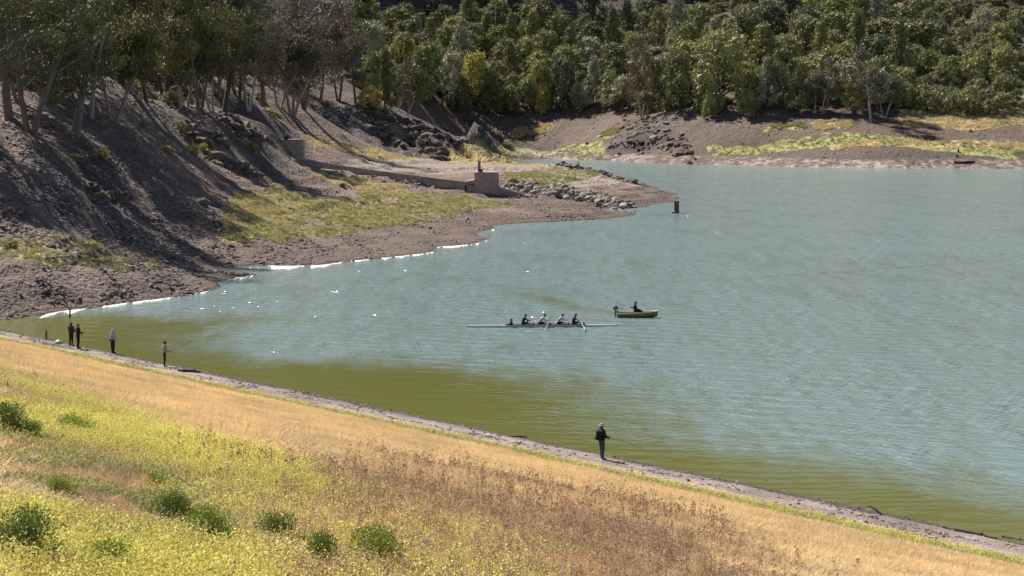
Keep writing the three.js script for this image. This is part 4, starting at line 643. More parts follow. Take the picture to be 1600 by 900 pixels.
// ---------------------------------------------------------------- riprap, wall and gate blocks
const crag = [[0.16, 0.12, 0.098], [0.12, 0.088, 0.072], [0.2, 0.152, 0.125], [0.09, 0.068, 0.058]].map(([r, g, b]) => new THREE.MeshStandardMaterial({ color: lin(r, g, b), roughness: 0.95 }));
function rockPile(name, label, line, width, count, size, stuffCount, seed, from = 150, sunk = 0, ms = stoneMats) {
  const pts = line.map(([a, b]) => hit(a, b, from)), c = pts[Math.floor(pts.length / 2)], t = thing(name, label, 'rocks', stand(c)), R = rng(seed), rest = [];
  for (let i = 0; i < count + stuffCount; i++) {
    const f = R() * (pts.length - 1.0001), k = Math.floor(f), q = pts[k].clone().lerp(pts[k + 1], f - k), w = width * (R() + R() - 1), s = (i < count ? size * (0.62 + 0.75 * R() * R()) : size * (0.25 + 0.3 * R())), x = q.x + (R() - 0.5) * 2, d = -q.z + w, y = groundAt(x, d) + s * (0.1 + 0.35 * R() - sunk);
    const M = place(x - t.position.x, y - t.position.y, -d - t.position.z, R() * 6.28, s * (0.85 + 0.5 * R()), s * (0.75 + 0.3 * R()), s, (R() - 0.5) * 0.9, (R() - 0.5) * 0.9);
    if (i < count) { const o = mesh('stone', stones[i % stones.length], ms[Math.floor(R() * ms.length)], t); M.decompose(o.position, o.quaternion, o.scale); } else rest.push(pebbles[i & 1].clone().applyMatrix4(M));
  }
  const g = mesh('small_stones', join(rest), ms[1], t); g.userData.kind = 'stuff';
  return t;
}
rockPile('riprap_bank', 'tumbled grey boulders heaped down to the water beside the wall', [[785, 294], [830, 298], [880, 302], [920, 309], [960, 318], [988, 327]], 16, 250, 0.95, 500, 1001);
rockPile('riprap_edge', 'grey boulders along the outer edge of the flat', [[872, 258], [900, 262], [935, 270], [965, 279], [1010, 291]], 8, 70, 1.0, 200, 1002);
rockPile('wall_footing_stones', 'line of pale stones along the foot of the concrete wall', [[455, 250], [520, 268], [600, 285], [680, 292], [735, 296], [800, 305]], 5, 130, 0.55, 300, 1003);
const concrete = new THREE.MeshStandardMaterial({ color: lin(0.33, 0.275, 0.245), roughness: 0.9, map: null });
{ const t = colorTexture(256, 256, (u, v) => { const n = tileNoise(u, v, 6, 5), s = tileNoise(u, v * 0.15, 16, 4), k = 1.35 + 0.4 * n; return [0.36 * k * (1 + 0.15 * s), 0.3 * k * (1 + 0.13 * s), 0.265 * k * (1 + 0.12 * s)]; }); t.wrapS = t.wrapT = THREE.RepeatWrapping; concrete.map = t; concrete.color.setRGB(1, 1, 1); }
const metalDark = mat(0.05, 0.045, 0.045, 0.5), metalGrey = mat(0.3, 0.27, 0.26, 0.6);
const planarUv = (g, k = 0.25) => { const p = g.attributes.position, uv = []; for (let i = 0; i < p.count; i++) uv.push((p.getX(i) + p.getZ(i) * 0.7) * k, p.getY(i) * k); g.setAttribute('uv', new THREE.Float32BufferAttribute(uv, 2)); return g; };
function prism(outline, z0, z1, bevel = 0.04) { const s = new THREE.Shape(outline.map(([a, b]) => new THREE.Vector2(a, b))), g = new THREE.ExtrudeGeometry(s, { depth: z1 - z0 - 2 * bevel, bevelEnabled: true, bevelThickness: bevel, bevelSize: bevel, bevelOffset: -bevel, bevelSegments: 1 }); g.translate(0, 0, z0 + bevel); return planarUv(g); }
const WALL_D = 388;
{
  const wp = (px, py) => { const v = at(px, py, WALL_D); return [v.x, v.y]; };
  // the long low wall, in poured lengths
  const top = [[386, 226], [424, 236], [470, 247], [540, 259], [600, 267.5], [660, 275.5], [720, 283], [780, 292.5], [835, 307]], c = wp(600, 272), t = thing('concrete_wall', 'long low concrete wall stepping down the shore between the two gate blocks', 'wall', V3(c[0], c[1], -WALL_D));
  for (let i = 0; i < top.length - 1; i++) {
    const [x0, y0] = wp(...top[i]), [x1, y1] = wp(...top[i + 1]), g = 0.012, drop = 3.2;
    mesh('wall_length', prism([[x0 + g - c[0], y0 - drop - c[1]], [x1 - g - c[0], y1 - drop - c[1]], [x1 - g - c[0], y1 - c[1]], [x0 + g - c[0], y0 - c[1]]], -0.35, 0.35), concrete, t);
    mesh('wall_ledge', prism([[x0 + g - c[0], y0 - 0.42 - c[1]], [x1 - g - c[0], y1 - 0.42 - c[1]], [x1 - g - c[0], y1 - 0.22 - c[1]], [x0 + g - c[0], y0 - 0.22 - c[1]]], 0.352, 0.5, 0.02), concrete, t);
  }
  for (const [label, l, r, ty, by, sy, wx, wy] of [['upper concrete gate block with a tall stem on the left of the wall', 438, 472, 219, 252, 230, 425, 232], ['lower concrete gate block with a tall stem at the right end of the wall', 741.5, 777, 270, 303, 281, 730, 283.5]]) {
    const [x0, y1] = wp(l, ty), [x1, y0] = wp(r, by), [sx, syy] = wp(wx, sy), o = thing('gate_block', label, 'concrete block', V3((x0 + x1) / 2, y0, -WALL_D - 1.2), 0, 'concrete gate blocks'), ox = (x0 + x1) / 2, [, wyy] = wp(wx, wy);
    mesh('block', prism([[x0 - ox, -1], [x1 - ox, -1], [x1 - ox, y1 - y0], [x0 - ox, y1 - y0]], -2.4, 1.9, 0.07), concrete, o);
    mesh('cap', prism([[x0 - ox - 0.06, y1 - y0 + 0.003], [x1 - ox + 0.06, y1 - y0 + 0.003], [x1 - ox + 0.06, y1 - y0 + 0.16], [x0 - ox - 0.06, y1 - y0 + 0.16]], -2.46, 1.96, 0.03), concrete, o);
    mesh('wing', prism([[sx - ox - 0.2, wyy - y0 - 0.8], [x0 - ox - 0.004, wyy - y0 - 0.9], [x0 - ox - 0.004, syy - y0], [lerp(sx, x0, 0.25) - ox, syy - y0 - 0.15], [sx - ox - 0.2, wyy - y0]], -1.2, 1.7, 0.05), concrete, o);
    mesh('buttress', prism([[x1 - ox + 0.004, -1], [x1 - ox + 0.32, -1], [x1 - ox + 0.32, y1 - y0 - 0.15], [x1 - ox + 0.004, y1 - y0 - 0.15]], -2.2, 1.6, 0.03), concrete, o);
    const px0 = x0 - ox + (x1 - x0) * 0.14, px1 = x0 - ox + (x1 - x0) * 0.27, ph = 18 / FOCAL * WALL_D, yt = y1 - y0 + 0.165;
    const stem = mesh('gate_stem', prism([[px0, yt], [px1, yt], [px1, yt + ph], [px0, yt + ph]], 0.7, 1.25, 0.03), concrete, o);
    mesh('groove', prism([[px0 + 0.2, yt + 0.2], [px1 - 0.2, yt + 0.2], [px1 - 0.2, yt + ph - 0.15], [px0 + 0.2, yt + ph - 0.15]], 1.255, 1.29, 0.008), metalGrey, stem);
    const gear = mesh('gearbox', join(boxGeo(px1 + 0.02, px1 + 0.4, yt, yt + 0.55, 0.7, 1.2), new THREE.CylinderGeometry(0.32, 0.32, 0.12, 14).rotateX(Math.PI / 2).translate(px0 + 0.45, yt + 0.35, 1.4)), metalDark, o);
    mesh('hand_wheel', new THREE.TorusGeometry(0.3, 0.035, 6, 16).translate(px1 + 0.2, yt + 0.6, 1.32), metalDark, gear);
  }
}
// ---------------------------------------------------------------- white edging along the cove
{
  const line = leftShore.map(([a, b]) => waterAt(a, b)), R = rng(66);
  const pts = []; for (let i = 2; i < 13; i++) for (let k = 0; k < 70; k++) { const f = k / 70; pts.push([lerp(line[i - 1][0], line[i][0], f), lerp(line[i - 1][1], line[i][1], f)]); }
  const shore = pts.map(([x, d]) => { let q = d - 14; for (let k = 0; k < 120 && groundAt(x, q) < 0.02; k++) q += 0.25; return [x, q]; });
  const g = [], strips = shore.length;
  const pos = [], idx = [], CR = 5;
  shore.forEach(([x, d], i) => { i *= 40 / 70; const n = fbm(i * 0.16, 3, 3), w = (0.9 + 1.7 * smooth(-0.1, 0.5, n) + 1.6 * Math.exp(-(((i - 205) / 30) ** 2)) + 1.8 * Math.exp(-(((i - 438) / 12) ** 2))) * smooth(0, 12, i) * (i > 60 && i < 200 ? 0.6 : 1) * lerp(0.25, 1, smooth(-0.3, -0.1, n)); for (let k = 0; k < CR; k++) { const t = k / (CR - 1), b = 0.1 * Math.sin(t * Math.PI) * (0.9 + 0.3 * noise2(i * 0.6, k * 3)) + (k === 0 || k === CR - 1 ? -0.05 : 0.03); pos.push(x, b * 0.5, -(d + 0.9 - t * w * 1.9 + 0.9 * (t - 0.2) * fbm(i * 1.1, 20 + k * 0.15, 3))); } });
  for (let i = 0; i < strips - 1; i++) for (let k = 0; k < CR - 1; k++) { const a = i * CR + k; idx.push(a, a + 1, a + CR, a + 1, a + CR + 1, a + CR); }
  tag(mesh('shore_edging', geoFrom(pos, idx), mat(0.78, 0.77, 0.74, 0.7)), 'white edging along the cove shore', 'edging', null, 'stuff');
}
// ---------------------------------------------------------------- posts, logs, rocks and litter
function woodPost(px, py, h, w, label, sink = 0.6, m = barkDark, group) { const v = hit(px, py, 60), s = FOCAL / -v.z, H = h / s, r = w / s / 2, y = Math.max(-0.3, groundAt(v.x, -v.z)); const t = thing('wooden_post', label, 'post', V3(v.x, Math.max(0, y), v.z), 0, group); mesh('shaft', limb([[0, -sink, 0, r], [0.01, H * 0.5, 0, r * 0.97], [0.02, H, 0.01, r * 0.9]], 9), m, t); mesh('top_end', new THREE.CylinderGeometry(r * 0.7, r * 0.9, 0.03, 9).translate(0.02, H + 0.017, 0.01), barkMid, t); return t; }
woodPost(72, 530, 14, 3, 'short dark post on the near beach left of the plastic bag');
woodPost(109, 496, 13, 3, 'dark post standing in the cove behind the two anglers', 1.5);
{
  const v = atE(1057, 333, 0), t = thing('concrete_pile', 'dark concrete pile standing in the water off the point', 'pile', v); const h = 18 / FOCAL * 341;
  mesh('shaft', prism([[-0.45, -2], [0.45, -2], [0.42, h], [-0.42, h]], -0.45, 0.45, 0.06), mat(0.11, 0.095, 0.08, 0.95), t); mesh('footing', rockGeo(71, 1, 0.5).scale(0.75, 0.8, 0.7).translate(-0.35, 0.15, 0.3), stoneMats[3], t); mesh('cap', boxGeo(-0.5, 0.5, h + 0.003, h + 0.16, -0.5, 0.5), mat(0.2, 0.17, 0.14), t);
}
function log(px, py, len, r, turn, label, seed, from = 60) { const v = stand(hit(px, py, from)), R = rng(seed), pts = []; for (let i = 0; i <= 7; i++) pts.push([(i / 7 - 0.5) * len, r * 0.6 + (R() - 0.5) * r * 0.5, (R() - 0.5) * r * 0.9, r * (0.6 + 0.5 * Math.sin(i / 7 * 2.6 + 0.4))]); for (const p of pts) { const c = Math.cos(turn), s = Math.sin(turn), gx = v.x + p[0] * c, gz = v.z - p[0] * s; p[1] += groundAt(gx, -gz) - v.y; } const t = thing('driftwood_log', label, 'log', v, turn); mesh('trunk', limb(pts, 7), barkDark, t); if (from < 300) mesh('broken_branch', limb([[len * 0.2, r, 0, r * 0.35], [len * 0.27, r * 2.2, r, r * 0.22], [len * 0.31, r * 3, r * 1.4, r * 0.08]], 5), barkDark, t); return t; }
log(296, 581, 1.5, 0.11, 0.05, 'short dark log on the near beach right of the grey-sweater angler', 1); log(1515, 834, 2.6, 0.09, -0.85, 'long dark driftwood log at the water edge on the right', 2); log(1585, 842, 1.1, 0.07, -0.7, 'short driftwood log at the right picture edge', 3); log(1507, 255, 7, 0.5, -0.02, 'long dark log on the far right beach', 4, 400); log(812, 683, 1.2, 0.05, 0.2, 'thin driftwood stick at the water edge in the middle', 5); log(330, 618, 1.9, 0.05, -0.5, 'pale plank-like stick at the grass edge on the left', 6);
{
  const v = stand(hit(1366, 803, 60)), t = thing('driftwood_branch', 'crooked driftwood branch rising from the beach on the right', 'driftwood', v); mesh('branch', limb([[0.35, -0.02, 0.1, 0.06], [0.15, 0.1, 0.03, 0.055], [0, 0.22, 0, 0.045], [-0.2, 0.34, 0, 0.035], [-0.34, 0.33, 0, 0.03]], 6), barkMid, t); mesh('side_branch', limb([[0.3, 0.02, 0.1, 0.05], [0.05, 0.05, 0.2, 0.03], [-0.1, 0.08, 0.22, 0.012]], 5), barkDark, t);
}
function boulder(px, py, w, h, label, m = 3, seed = 1, from = 60, name = 'boulder') { const v = stand(hit(px, py, from)), s = FOCAL / -v.z, o = mesh(name, rockGeo(seed, 2, 0.9), stoneMats[m]); o.position.set(v.x, v.y + h / s * 0.3, v.z); o.scale.set(w / s / 2, h / s * 0.62, w / s / 2.4); o.rotation.y = seed; tag(o, label, 'rock'); }
boulder(318, 319, 24, 15, 'dark boulder alone on the hillside above the cove', 3, 301, 150); boulder(535, 291, 11, 7, 'dark rock in the shaded strip of the meadow', 3, 302, 150); boulder(166, 571, 8, 6, 'dark stone on the near beach behind the hooded angler', 3, 303); boulder(1445, 838, 9, 5, 'white stone on the near beach at the right', 2, 304); boulder(1335, 817, 9, 6, 'dark clod on the near beach below the crooked branch', 3, 305); boulder(660, 356, 6, 4, 'dark stone on the mud below the meadow', 3, 306, 150); boulder(672, 358, 7, 5, 'larger dark stone on the mud below the meadow', 3, 307, 150); boulder(646, 353, 6, 4, 'leftmost stone on the mud below the meadow', 3, 308, 150); boulder(730, 343, 8, 5, 'white lump on the mud near the little point', 2, 309, 150); boulder(917, 226, 7, 5, 'dark rock on the far green slope', 3, 310, 500); boulder(1003, 240, 8, 5, 'grey rock at the foot of the far outcrop', 0, 311, 500); rockPile('rock_outcrop', 'long grey rock outcrop low on the mid hillside', [[325, 248], [345, 252], [370, 262], [392, 272]], 5, 26, 1.5, 120, 1011, 150, 0.35, crag); rockPile('rock_outcrop', 'grey rock face below the thin gum stems', [[285, 196], [300, 204], [320, 212], [345, 222]], 6, 30, 1.8, 120, 1012, 150, 0.35, crag); rockPile('rock_outcrop', 'grey ledge half sunk in the shaded hillside', [[150, 300], [168, 306], [185, 316]], 4, 16, 1.0, 80, 1013, 150, 0.35, crag); rockPile('rock_outcrop', 'fallen rocks under the grove above the upper gate block', [[350, 185], [385, 205], [420, 222]], 8, 40, 1.4, 200, 1014, 150, 0.35, crag);
rockPile('rock_outcrop', 'jagged brown rock outcrop on the far shore under the reddish gum', [[950, 222], [980, 205], [1005, 195], [1030, 210], [1060, 228], [1085, 244]], 30, 46, 3.0, 300, 1015, 500, 0.6, crag); rockPile('rock_outcrop', 'broken rock ridge below the leaning white-trunked gum', [[590, 195], [620, 200], [650, 212], [675, 230], [695, 243]], 22, 80, 2.6, 250, 1016, 400, 0.45, crag); rockPile('rock_outcrop', 'rough mound of rocks at the gully mouth on the far shore', [[715, 222], [728, 205], [742, 192], [755, 205]], 20, 50, 2.8, 150, 1017, 560, 0.45, crag); boulder(225, 198, 16, 14, 'dark rock below the bare knoll', 3, 316, 150); boulder(950, 382 - 120, 10, 6, 'pale boulder at the outer edge of the flat', 2, 317, 150);
boulder(176, 474, 8, 5, 'dark stone at the cove waterline', 3, 318, 150); boulder(1246, 797, 8, 5, 'dark clod on the beach right of the near angler', 3, 319); boulder(1075, 752, 9, 6, 'dark stone on the beach nearest the angler with the backpack', 3, 320);
{ // plastic bag
  const v = stand(hit(92, 537, 60)), g = new THREE.IcosahedronGeometry(0.24, 3).deleteAttribute('uv'), p = g.attributes.position; for (let i = 0; i < p.count; i++) { const x = p.getX(i), y = p.getY(i), z = p.getZ(i), k = 1 + 0.35 * fbm(x * 9 + 4, z * 9 + y * 7, 3); p.setXYZ(i, x * k * 1.15, Math.max(-0.08, y * k * 0.8), z * k); } g.computeVertexNormals();
  const t = thing('plastic_bag', 'crumpled pale green plastic bag on the near beach', 'bag', V3(v.x, v.y + 0.08, v.z)); mesh('bag', g, mat(0.5, 0.66, 0.36, 0.4, { transmission: 0.3, thickness: 0 }), t); mesh('handle', new THREE.TorusGeometry(0.07, 0.012, 5, 12).rotateY(0.5).translate(-0.03, 0.22, 0), mat(0.75, 0.8, 0.7, 0.4), t);
}
{ // white bottle lying at the water edge
  const v = stand(hit(1419, 811, 60)), t = thing('plastic_bottle', 'small white plastic bottle at the water edge on the right', 'bottle', V3(v.x, v.y, v.z)); mesh('body', new THREE.LatheGeometry([[0, 0], [0.035, 0], [0.038, 0.02], [0.038, 0.16], [0.015, 0.21], [0.014, 0.24]].map(([a, b]) => new THREE.Vector2(a, b)), 12).rotateZ(0.5), mat(0.8, 0.8, 0.78, 0.4), t); mesh('bottle_cap', new THREE.CylinderGeometry(0.018, 0.018, 0.025, 10).translate(0, 0.253, 0).rotateZ(0.5), mat(0.2, 0.3, 0.6, 0.5), t);
}
// stakes on the far green bank
for (const [px, py, h, label] of [[1497, 238, 7, 'upper dark stump on the far right green bank'], [1494, 245, 5, 'lower dark stump on the far right green bank']]) { const v = stand(hit(px, py, 500)), s = FOCAL / -v.z, H = h / s; const t = thing('tree_stump', label, 'stump', v, 0, 'stumps on the far bank'); mesh('stump', limb([[0, -0.3, 0, 0.42], [0.1, H * 0.5, 0, 0.28], [0.25, H, 0, 0.12]], 7), barkDark, t); mesh('root', limb([[0, 0.2, 0, 0.2], [0.7, 0.1, 0.3, 0.12], [1.1, -0.2, 0.4, 0.05]], 5), barkDark, t); }
// exposed roots of the huge gum
{
  const R = rng(313), b = stand(hit(50, 213, 150)), t = thing('exposed_roots', 'bare grey roots spreading down the bank from the forked gum', 'roots', b);
  for (let i = 0; i < 13; i++) { const a = -0.5 + R() * 2.4, pts = []; let x = 0, z = 0, dir = a; const n = 9, len = 3 + 8 * R(); for (let k = 0; k <= n; k++) { const gx = b.x + x, gd = -b.z - z; pts.push([x, groundAt(gx, gd) - b.y + 0.06, z, lerp(0.2, 0.035, k / n)]); dir += (R() - 0.5) * 0.8; x += Math.cos(dir) * len / n; z += Math.sin(dir) * len / n; } mesh('root', limb(pts, 5), barkMid, t); }
}
// wires and their pole on the hill
{
  const v = at(774, 34, 940), t = thing('power_pole', 'slim pole carrying the wires on the dark hillside', 'pole', V3(v.x, v.y - 8, v.z)); const H = 8 + 27 / FOCAL * 940; mesh('mast', limb([[0, -2, 0, 0.18], [0, H, 0, 0.13]], 7), mat(0.5, 0.45, 0.42), t); mesh('crossarm', boxGeo(-1.6, 1.6, H - 1.2, H - 1.0, -0.1, 0.1), mat(0.4, 0.36, 0.33), t);
  const wire = (a, b, sag, label) => { const p0 = at(...a), p1 = at(...b), pts = []; for (let i = 0; i <= 24; i++) { const f = i / 24, q = p0.clone().lerp(p1, f); pts.push([q.x, q.y - sag * 4 * f * (1 - f), q.z, 0.045]); } tag(mesh('power_line', limb(pts, 4), metalGrey), label, 'wire', 'power lines'); };
  wire([560, 8, 900], [774, 12, 940], 1.5, 'upper wire left of the slim pole'); wire([560, 20, 900], [774, 26, 940], 1.5, 'lower wire left of the slim pole'); wire([774, 12, 940], [1090, 10, 960], 2.5, 'upper wire right of the slim pole'); wire([774, 26, 940], [1090, 16, 960], 2.5, 'lower wire right of the slim pole');
}
// ---------------------------------------------------------------- people
function surfaceNets(sdf, lo, hi, cell) {
  const n = [0, 1, 2].map((i) => Math.ceil((hi[i] - lo[i]) / cell) + 1), [nx, ny, nz] = n, val = new Float32Array(nx * ny * nz), id = new Int32Array(nx * ny * nz).fill(-1), pos = [], idx = [];
  for (let k = 0, q = 0; k < nz; k++) for (let j = 0; j < ny; j++) for (let i = 0; i < nx; i++, q++) val[q] = sdf(lo[0] + i * cell, lo[1] + j * cell, lo[2] + k * cell);
  const at3 = (i, j, k) => (k * ny + j) * nx + i;
  for (let k = 0; k < nz - 1; k++) for (let j = 0; j < ny - 1; j++) for (let i = 0; i < nx - 1; i++) {
    let m = 0; const v = []; for (let c = 0; c < 8; c++) { const x = val[at3(i + (c & 1), j + ((c >> 1) & 1), k + (c >> 2))]; v.push(x); if (x < 0) m |= 1 << c; }
    if (m === 0 || m === 255) continue;
    let sx = 0, sy = 0, sz = 0, cnt = 0;
    for (let a = 0; a < 8; a++) for (let b = 1; b < 8; b <<= 1) if (!(a & b)) { const c = a | b; if ((v[a] < 0) !== (v[c] < 0)) { const t = v[a] / (v[a] - v[c]); sx += (a & 1) + (b === 1 ? t : 0); sy += ((a >> 1) & 1) + (b === 2 ? t : 0); sz += (a >> 2) + (b === 4 ? t : 0); cnt++; } }
    id[at3(i, j, k)] = pos.length / 3; pos.push(lo[0] + (i + sx / cnt) * cell, lo[1] + (j + sy / cnt) * cell, lo[2] + (k + sz / cnt) * cell);
  }
  for (let k = 1; k < nz - 1; k++) for (let j = 1; j < ny - 1; j++) for (let i = 1; i < nx - 1; i++) {
    const a = val[at3(i, j, k)] < 0;
    const quad = (p, q, r, s, flip) => { const A = id[p], B = id[q], C = id[r], D2 = id[s]; if (A < 0 || B < 0 || C < 0 || D2 < 0) return; if (flip) idx.push(A, B, C, A, C, D2); else idx.push(A, C, B, A, D2, C); };
    if (a !== val[at3(i + 1, j, k)] < 0) quad(at3(i, j - 1, k - 1), at3(i, j, k - 1), at3(i, j, k), at3(i, j - 1, k), a);
    if (a !== val[at3(i, j + 1, k)] < 0) quad(at3(i - 1, j, k - 1), at3(i - 1, j, k), at3(i, j, k), at3(i, j, k - 1), a);
    if (a !== val[at3(i, j, k + 1)] < 0) quad(at3(i - 1, j - 1, k), at3(i, j - 1, k), at3(i, j, k), at3(i - 1, j, k), a);
  }
  return geoFrom(pos, idx);
}
// bones: [ax,ay,az, bx,by,bz, ra, rb]
function boneField(bones, grow = 0, k = 0.03) {
  const B = bones.map((b) => { const dx = b[3] - b[0], dy = b[4] - b[1], dz = b[5] - b[2]; return [...b, dx, dy, dz, 1 / (dx * dx + dy * dy + dz * dz + 1e-9)]; });
  return (x, y, z) => { let m = 1e3; for (const b of B) { const px = x - b[0], py = y - b[1], pz = z - b[2]; let t = (px * b[8] + py * b[9] + pz * b[10]) * b[11]; t = t < 0 ? 0 : t > 1 ? 1 : t; const ex = px - b[8] * t, ey = py - b[9] * t, ez = pz - b[10] * t, d = Math.sqrt(ex * ex + ey * ey + ez * ez) - (b[6] + (b[7] - b[6]) * t) - grow, h = Math.max(k - Math.abs(m - d), 0) / k; m = Math.min(m, d) - h * h * k * 0.25; } return m; };
}
function boneMesh(bones, cell, grow = 0, k = 0.03) { const lo = [1e9, 1e9, 1e9], hi = [-1e9, -1e9, -1e9]; for (const b of bones) for (const o of [0, 3]) for (let c = 0; c < 3; c++) { const r = Math.max(b[6], b[7]) + grow + cell * 2.5; lo[c] = Math.min(lo[c], b[o + c] - r); hi[c] = Math.max(hi[c], b[o + c] + r); } return surfaceNets(boneField(bones, grow, k), lo, hi, cell); }
const seg = (a, b, ra, rb = ra) => [a.x, a.y, a.z, b.x, b.y, b.z, ra, rb];
function handBones(wrist, f, g) {                        // f: along the palm, g: along what is gripped
  f = f.clone().normalize(); g = g.clone().addScaledVector(f, -g.dot(f)).normalize(); const n = V3().crossVectors(f, g).normalize(), P = (a, b, c) => wrist.clone().addScaledVector(f, a).addScaledVector(g, b).addScaledVector(n, c), out = [seg(wrist, P(0.03, 0, 0), 0.028, 0.026)];
  for (let i = 0; i < 4; i++) {
    const o = (i - 1.5) * 0.021, len = [0.036, 0.042, 0.039, 0.031][i], b0 = P(0.085, o, 0), b1 = P(0.085 + len * 0.75, o, len * 0.62), b2 = P(0.085 + len * 0.6, o, len * 1.45), b3 = P(0.085 - len * 0.05, o, len * 1.75);
    out.push(seg(P(0.02, o * 0.7, 0), b0, 0.014, 0.011), seg(b0, b1, 0.0098, 0.0092), seg(b1, b2, 0.0092, 0.0086), seg(b2, b3, 0.0086, 0.0076));
  }
  const t0 = P(0.03, -0.036, 0.008), t1 = P(0.065, -0.05, 0.03), t2 = P(0.085, -0.03, 0.052); out.push(seg(P(0.01, -0.02, 0), t0, 0.017, 0.014), seg(t0, t1, 0.012, 0.0105), seg(t1, t2, 0.0105, 0.009));
  return out;
}
function headBones(h, look, up = V3(0, 1, 0)) {          // h: centre of the head
  const z = look.clone().normalize(), x = V3().crossVectors(up, z).normalize(), y = V3().crossVectors(z, x), P = (a, b, c) => h.clone().addScaledVector(x, a).addScaledVector(y, b).addScaledVector(z, c);
  return { P, x, y, z, bones: [seg(P(0, 0.035, -0.022), P(0, 0.035, 0.02), 0.083, 0.078), seg(P(-0.03, 0, 0.02), P(0.03, 0, 0.02), 0.06), seg(P(-0.022, -0.075, 0.05), P(0.022, -0.075, 0.05), 0.033), seg(P(0, -0.02, -0.03), P(0, -0.06, 0.03), 0.06, 0.045), seg(P(0, 0.02, 0.09), P(0, -0.018, 0.108), 0.008, 0.013), seg(P(-0.035, 0.035, 0.078), P(0.035, 0.035, 0.078), 0.014), seg(P(-0.012, -0.055, 0.085), P(0.012, -0.055, 0.085), 0.011), seg(P(-0.082, 0.02, -0.005), P(-0.084, -0.02, 0), 0.014, 0.01), seg(P(0.082, 0.02, -0.005), P(0.084, -0.02, 0), 0.014, 0.01)] };
}
const SKIN = [mat(0.36, 0.22, 0.15, 0.6), mat(0.25, 0.145, 0.095, 0.6), mat(0.44, 0.28, 0.2, 0.6)], eyeMat = mat(0.03, 0.025, 0.02, 0.3), lipMat = mat(0.3, 0.13, 0.11, 0.6);
function person(o) {
  const { label, pos, yaw, scale = 1, cell = 0.021, J = {}, look = V3(0, -0.1, 1), skin = SKIN[0], top, sleeves = true, pants, shoes = mat(0.03, 0.03, 0.032, 0.7), hair = mat(0.02, 0.016, 0.013, 0.7), hat, shorts = false, grip = V3(0, 0.3, 1), bareTop = false } = o;
  const j = {}; const base = { pelvis: [0, 0.97, 0], waist: [0, 1.1, 0], chest: [0, 1.29, 0], neck: [0, 1.46, -0.01], head: [0, 1.6, 0.015], shL: [0.185, 1.41, -0.01], shR: [-0.185, 1.41, -0.01], elL: [0.24, 1.13, -0.03], elR: [-0.24, 1.13, -0.03], wrL: [0.22, 0.9, 0.06], wrR: [-0.22, 0.9, 0.06], hipL: [0.095, 0.92, 0], hipR: [-0.095, 0.92, 0], knL: [0.115, 0.5, 0.02], knR: [-0.115, 0.5, 0.02], anL: [0.12, 0.09, -0.02], anR: [-0.12, 0.09, -0.02], toL: [0.15, 0.04, 0.15], toR: [-0.15, 0.04, 0.15] };
  for (const k in base) j[k] = V3(...(J[k] ?? base[k]));
  const across = j.shL.clone().sub(j.shR).normalize(), off = (p, w) => [p.clone().addScaledVector(across, w), p.clone().addScaledVector(across, -w)];
  const torso = [seg(...off(j.pelvis, 0.075), 0.112), seg(...off(j.waist, 0.055), 0.1), seg(...off(j.chest, 0.085), 0.112), seg(j.shL, j.shR, 0.068), seg(j.pelvis, j.waist, 0.125, 0.115), seg(j.waist, j.chest, 0.115, 0.13), seg(j.chest, j.neck, 0.12, 0.06)];
  const arm = (s) => [seg(j['sh' + s], j['el' + s], 0.06, 0.044), seg(j['el' + s], j['wr' + s], 0.044, 0.03)], leg = (s) => [seg(j['hip' + s], j['kn' + s], 0.09, 0.06), seg(j['kn' + s], j['an' + s], 0.06, 0.042)], foot = (s) => [seg(j['an' + s], j['to' + s].clone().lerp(j['an' + s], 0.75).setY(j['to' + s].y), 0.045, 0.04), seg(j['to' + s].clone().lerp(j['an' + s], 0.75).setY(j['to' + s].y), j['to' + s], 0.042, 0.034)];
  const H = headBones(j.head, look), t = thing('person', label, 'person', pos, yaw, o.group); t.scale.setScalar(scale);
  const bodyB = [...torso, ...arm('L'), ...arm('R'), ...leg('L'), ...leg('R'), ...foot('L'), ...foot('R'), seg(j.neck, j.head.clone().lerp(j.neck, 0.35), 0.056, 0.052)];
  const hands = ['L', 'R'].map((s) => boneMesh(handBones(j['wr' + s], j['wr' + s].clone().sub(j['el' + s]), grip), 0.0052, 0, 0.008));
  mesh('body', join(boneMesh(bodyB, cell), boneMesh(H.bones, 0.009, 0, 0.022), ...hands), skin, t);
  if (top) mesh('jacket', boneMesh([...torso, ...(sleeves ? [...arm('L'), ...arm('R')] : [])].map((b) => [...b]), cell, 0.017, 0.035), top, t);
  if (pants) mesh('trousers', boneMesh([torso[0], seg(j.pelvis, j.waist, 0.122, 0.11), ...(shorts ? [seg(j.hipL, j.knL.clone().lerp(j.hipL, 0.2), 0.09, 0.07), seg(j.hipR, j.knR.clone().lerp(j.hipR, 0.2), 0.09, 0.07)] : [...leg('L'), ...leg('R')])], cell, 0.013, 0.03), pants, t);
  for (const s of ['L', 'R']) mesh('shoe', boneMesh(foot(s), 0.017, 0.01, 0.02), shoes, t);
  for (const s of [-1, 1]) mesh('eye', new THREE.SphereGeometry(0.011, 8, 6).translate(...H.P(s * 0.03, 0.016, 0.084).toArray()), eyeMat, t);
  mesh('mouth', limb([[...H.P(-0.022, -0.055, 0.095).toArray(), 0.004], [...H.P(0, -0.056, 0.098).toArray(), 0.006], [...H.P(0.022, -0.055, 0.095).toArray(), 0.004]], 5), lipMat, t);
  if (hair) mesh('hair', boneMesh([seg(H.P(0, 0.05, -0.03), H.P(0, 0.062, 0.018), 0.084, 0.072), seg(H.P(-0.05, -0.005, -0.045), H.P(0.05, -0.005, -0.045), 0.05)], 0.011, 0.008, 0.02), hair, t);
  if (hat) hat(t, H);
  t.userData.joints = undefined; t.J = j;
  return t;
}
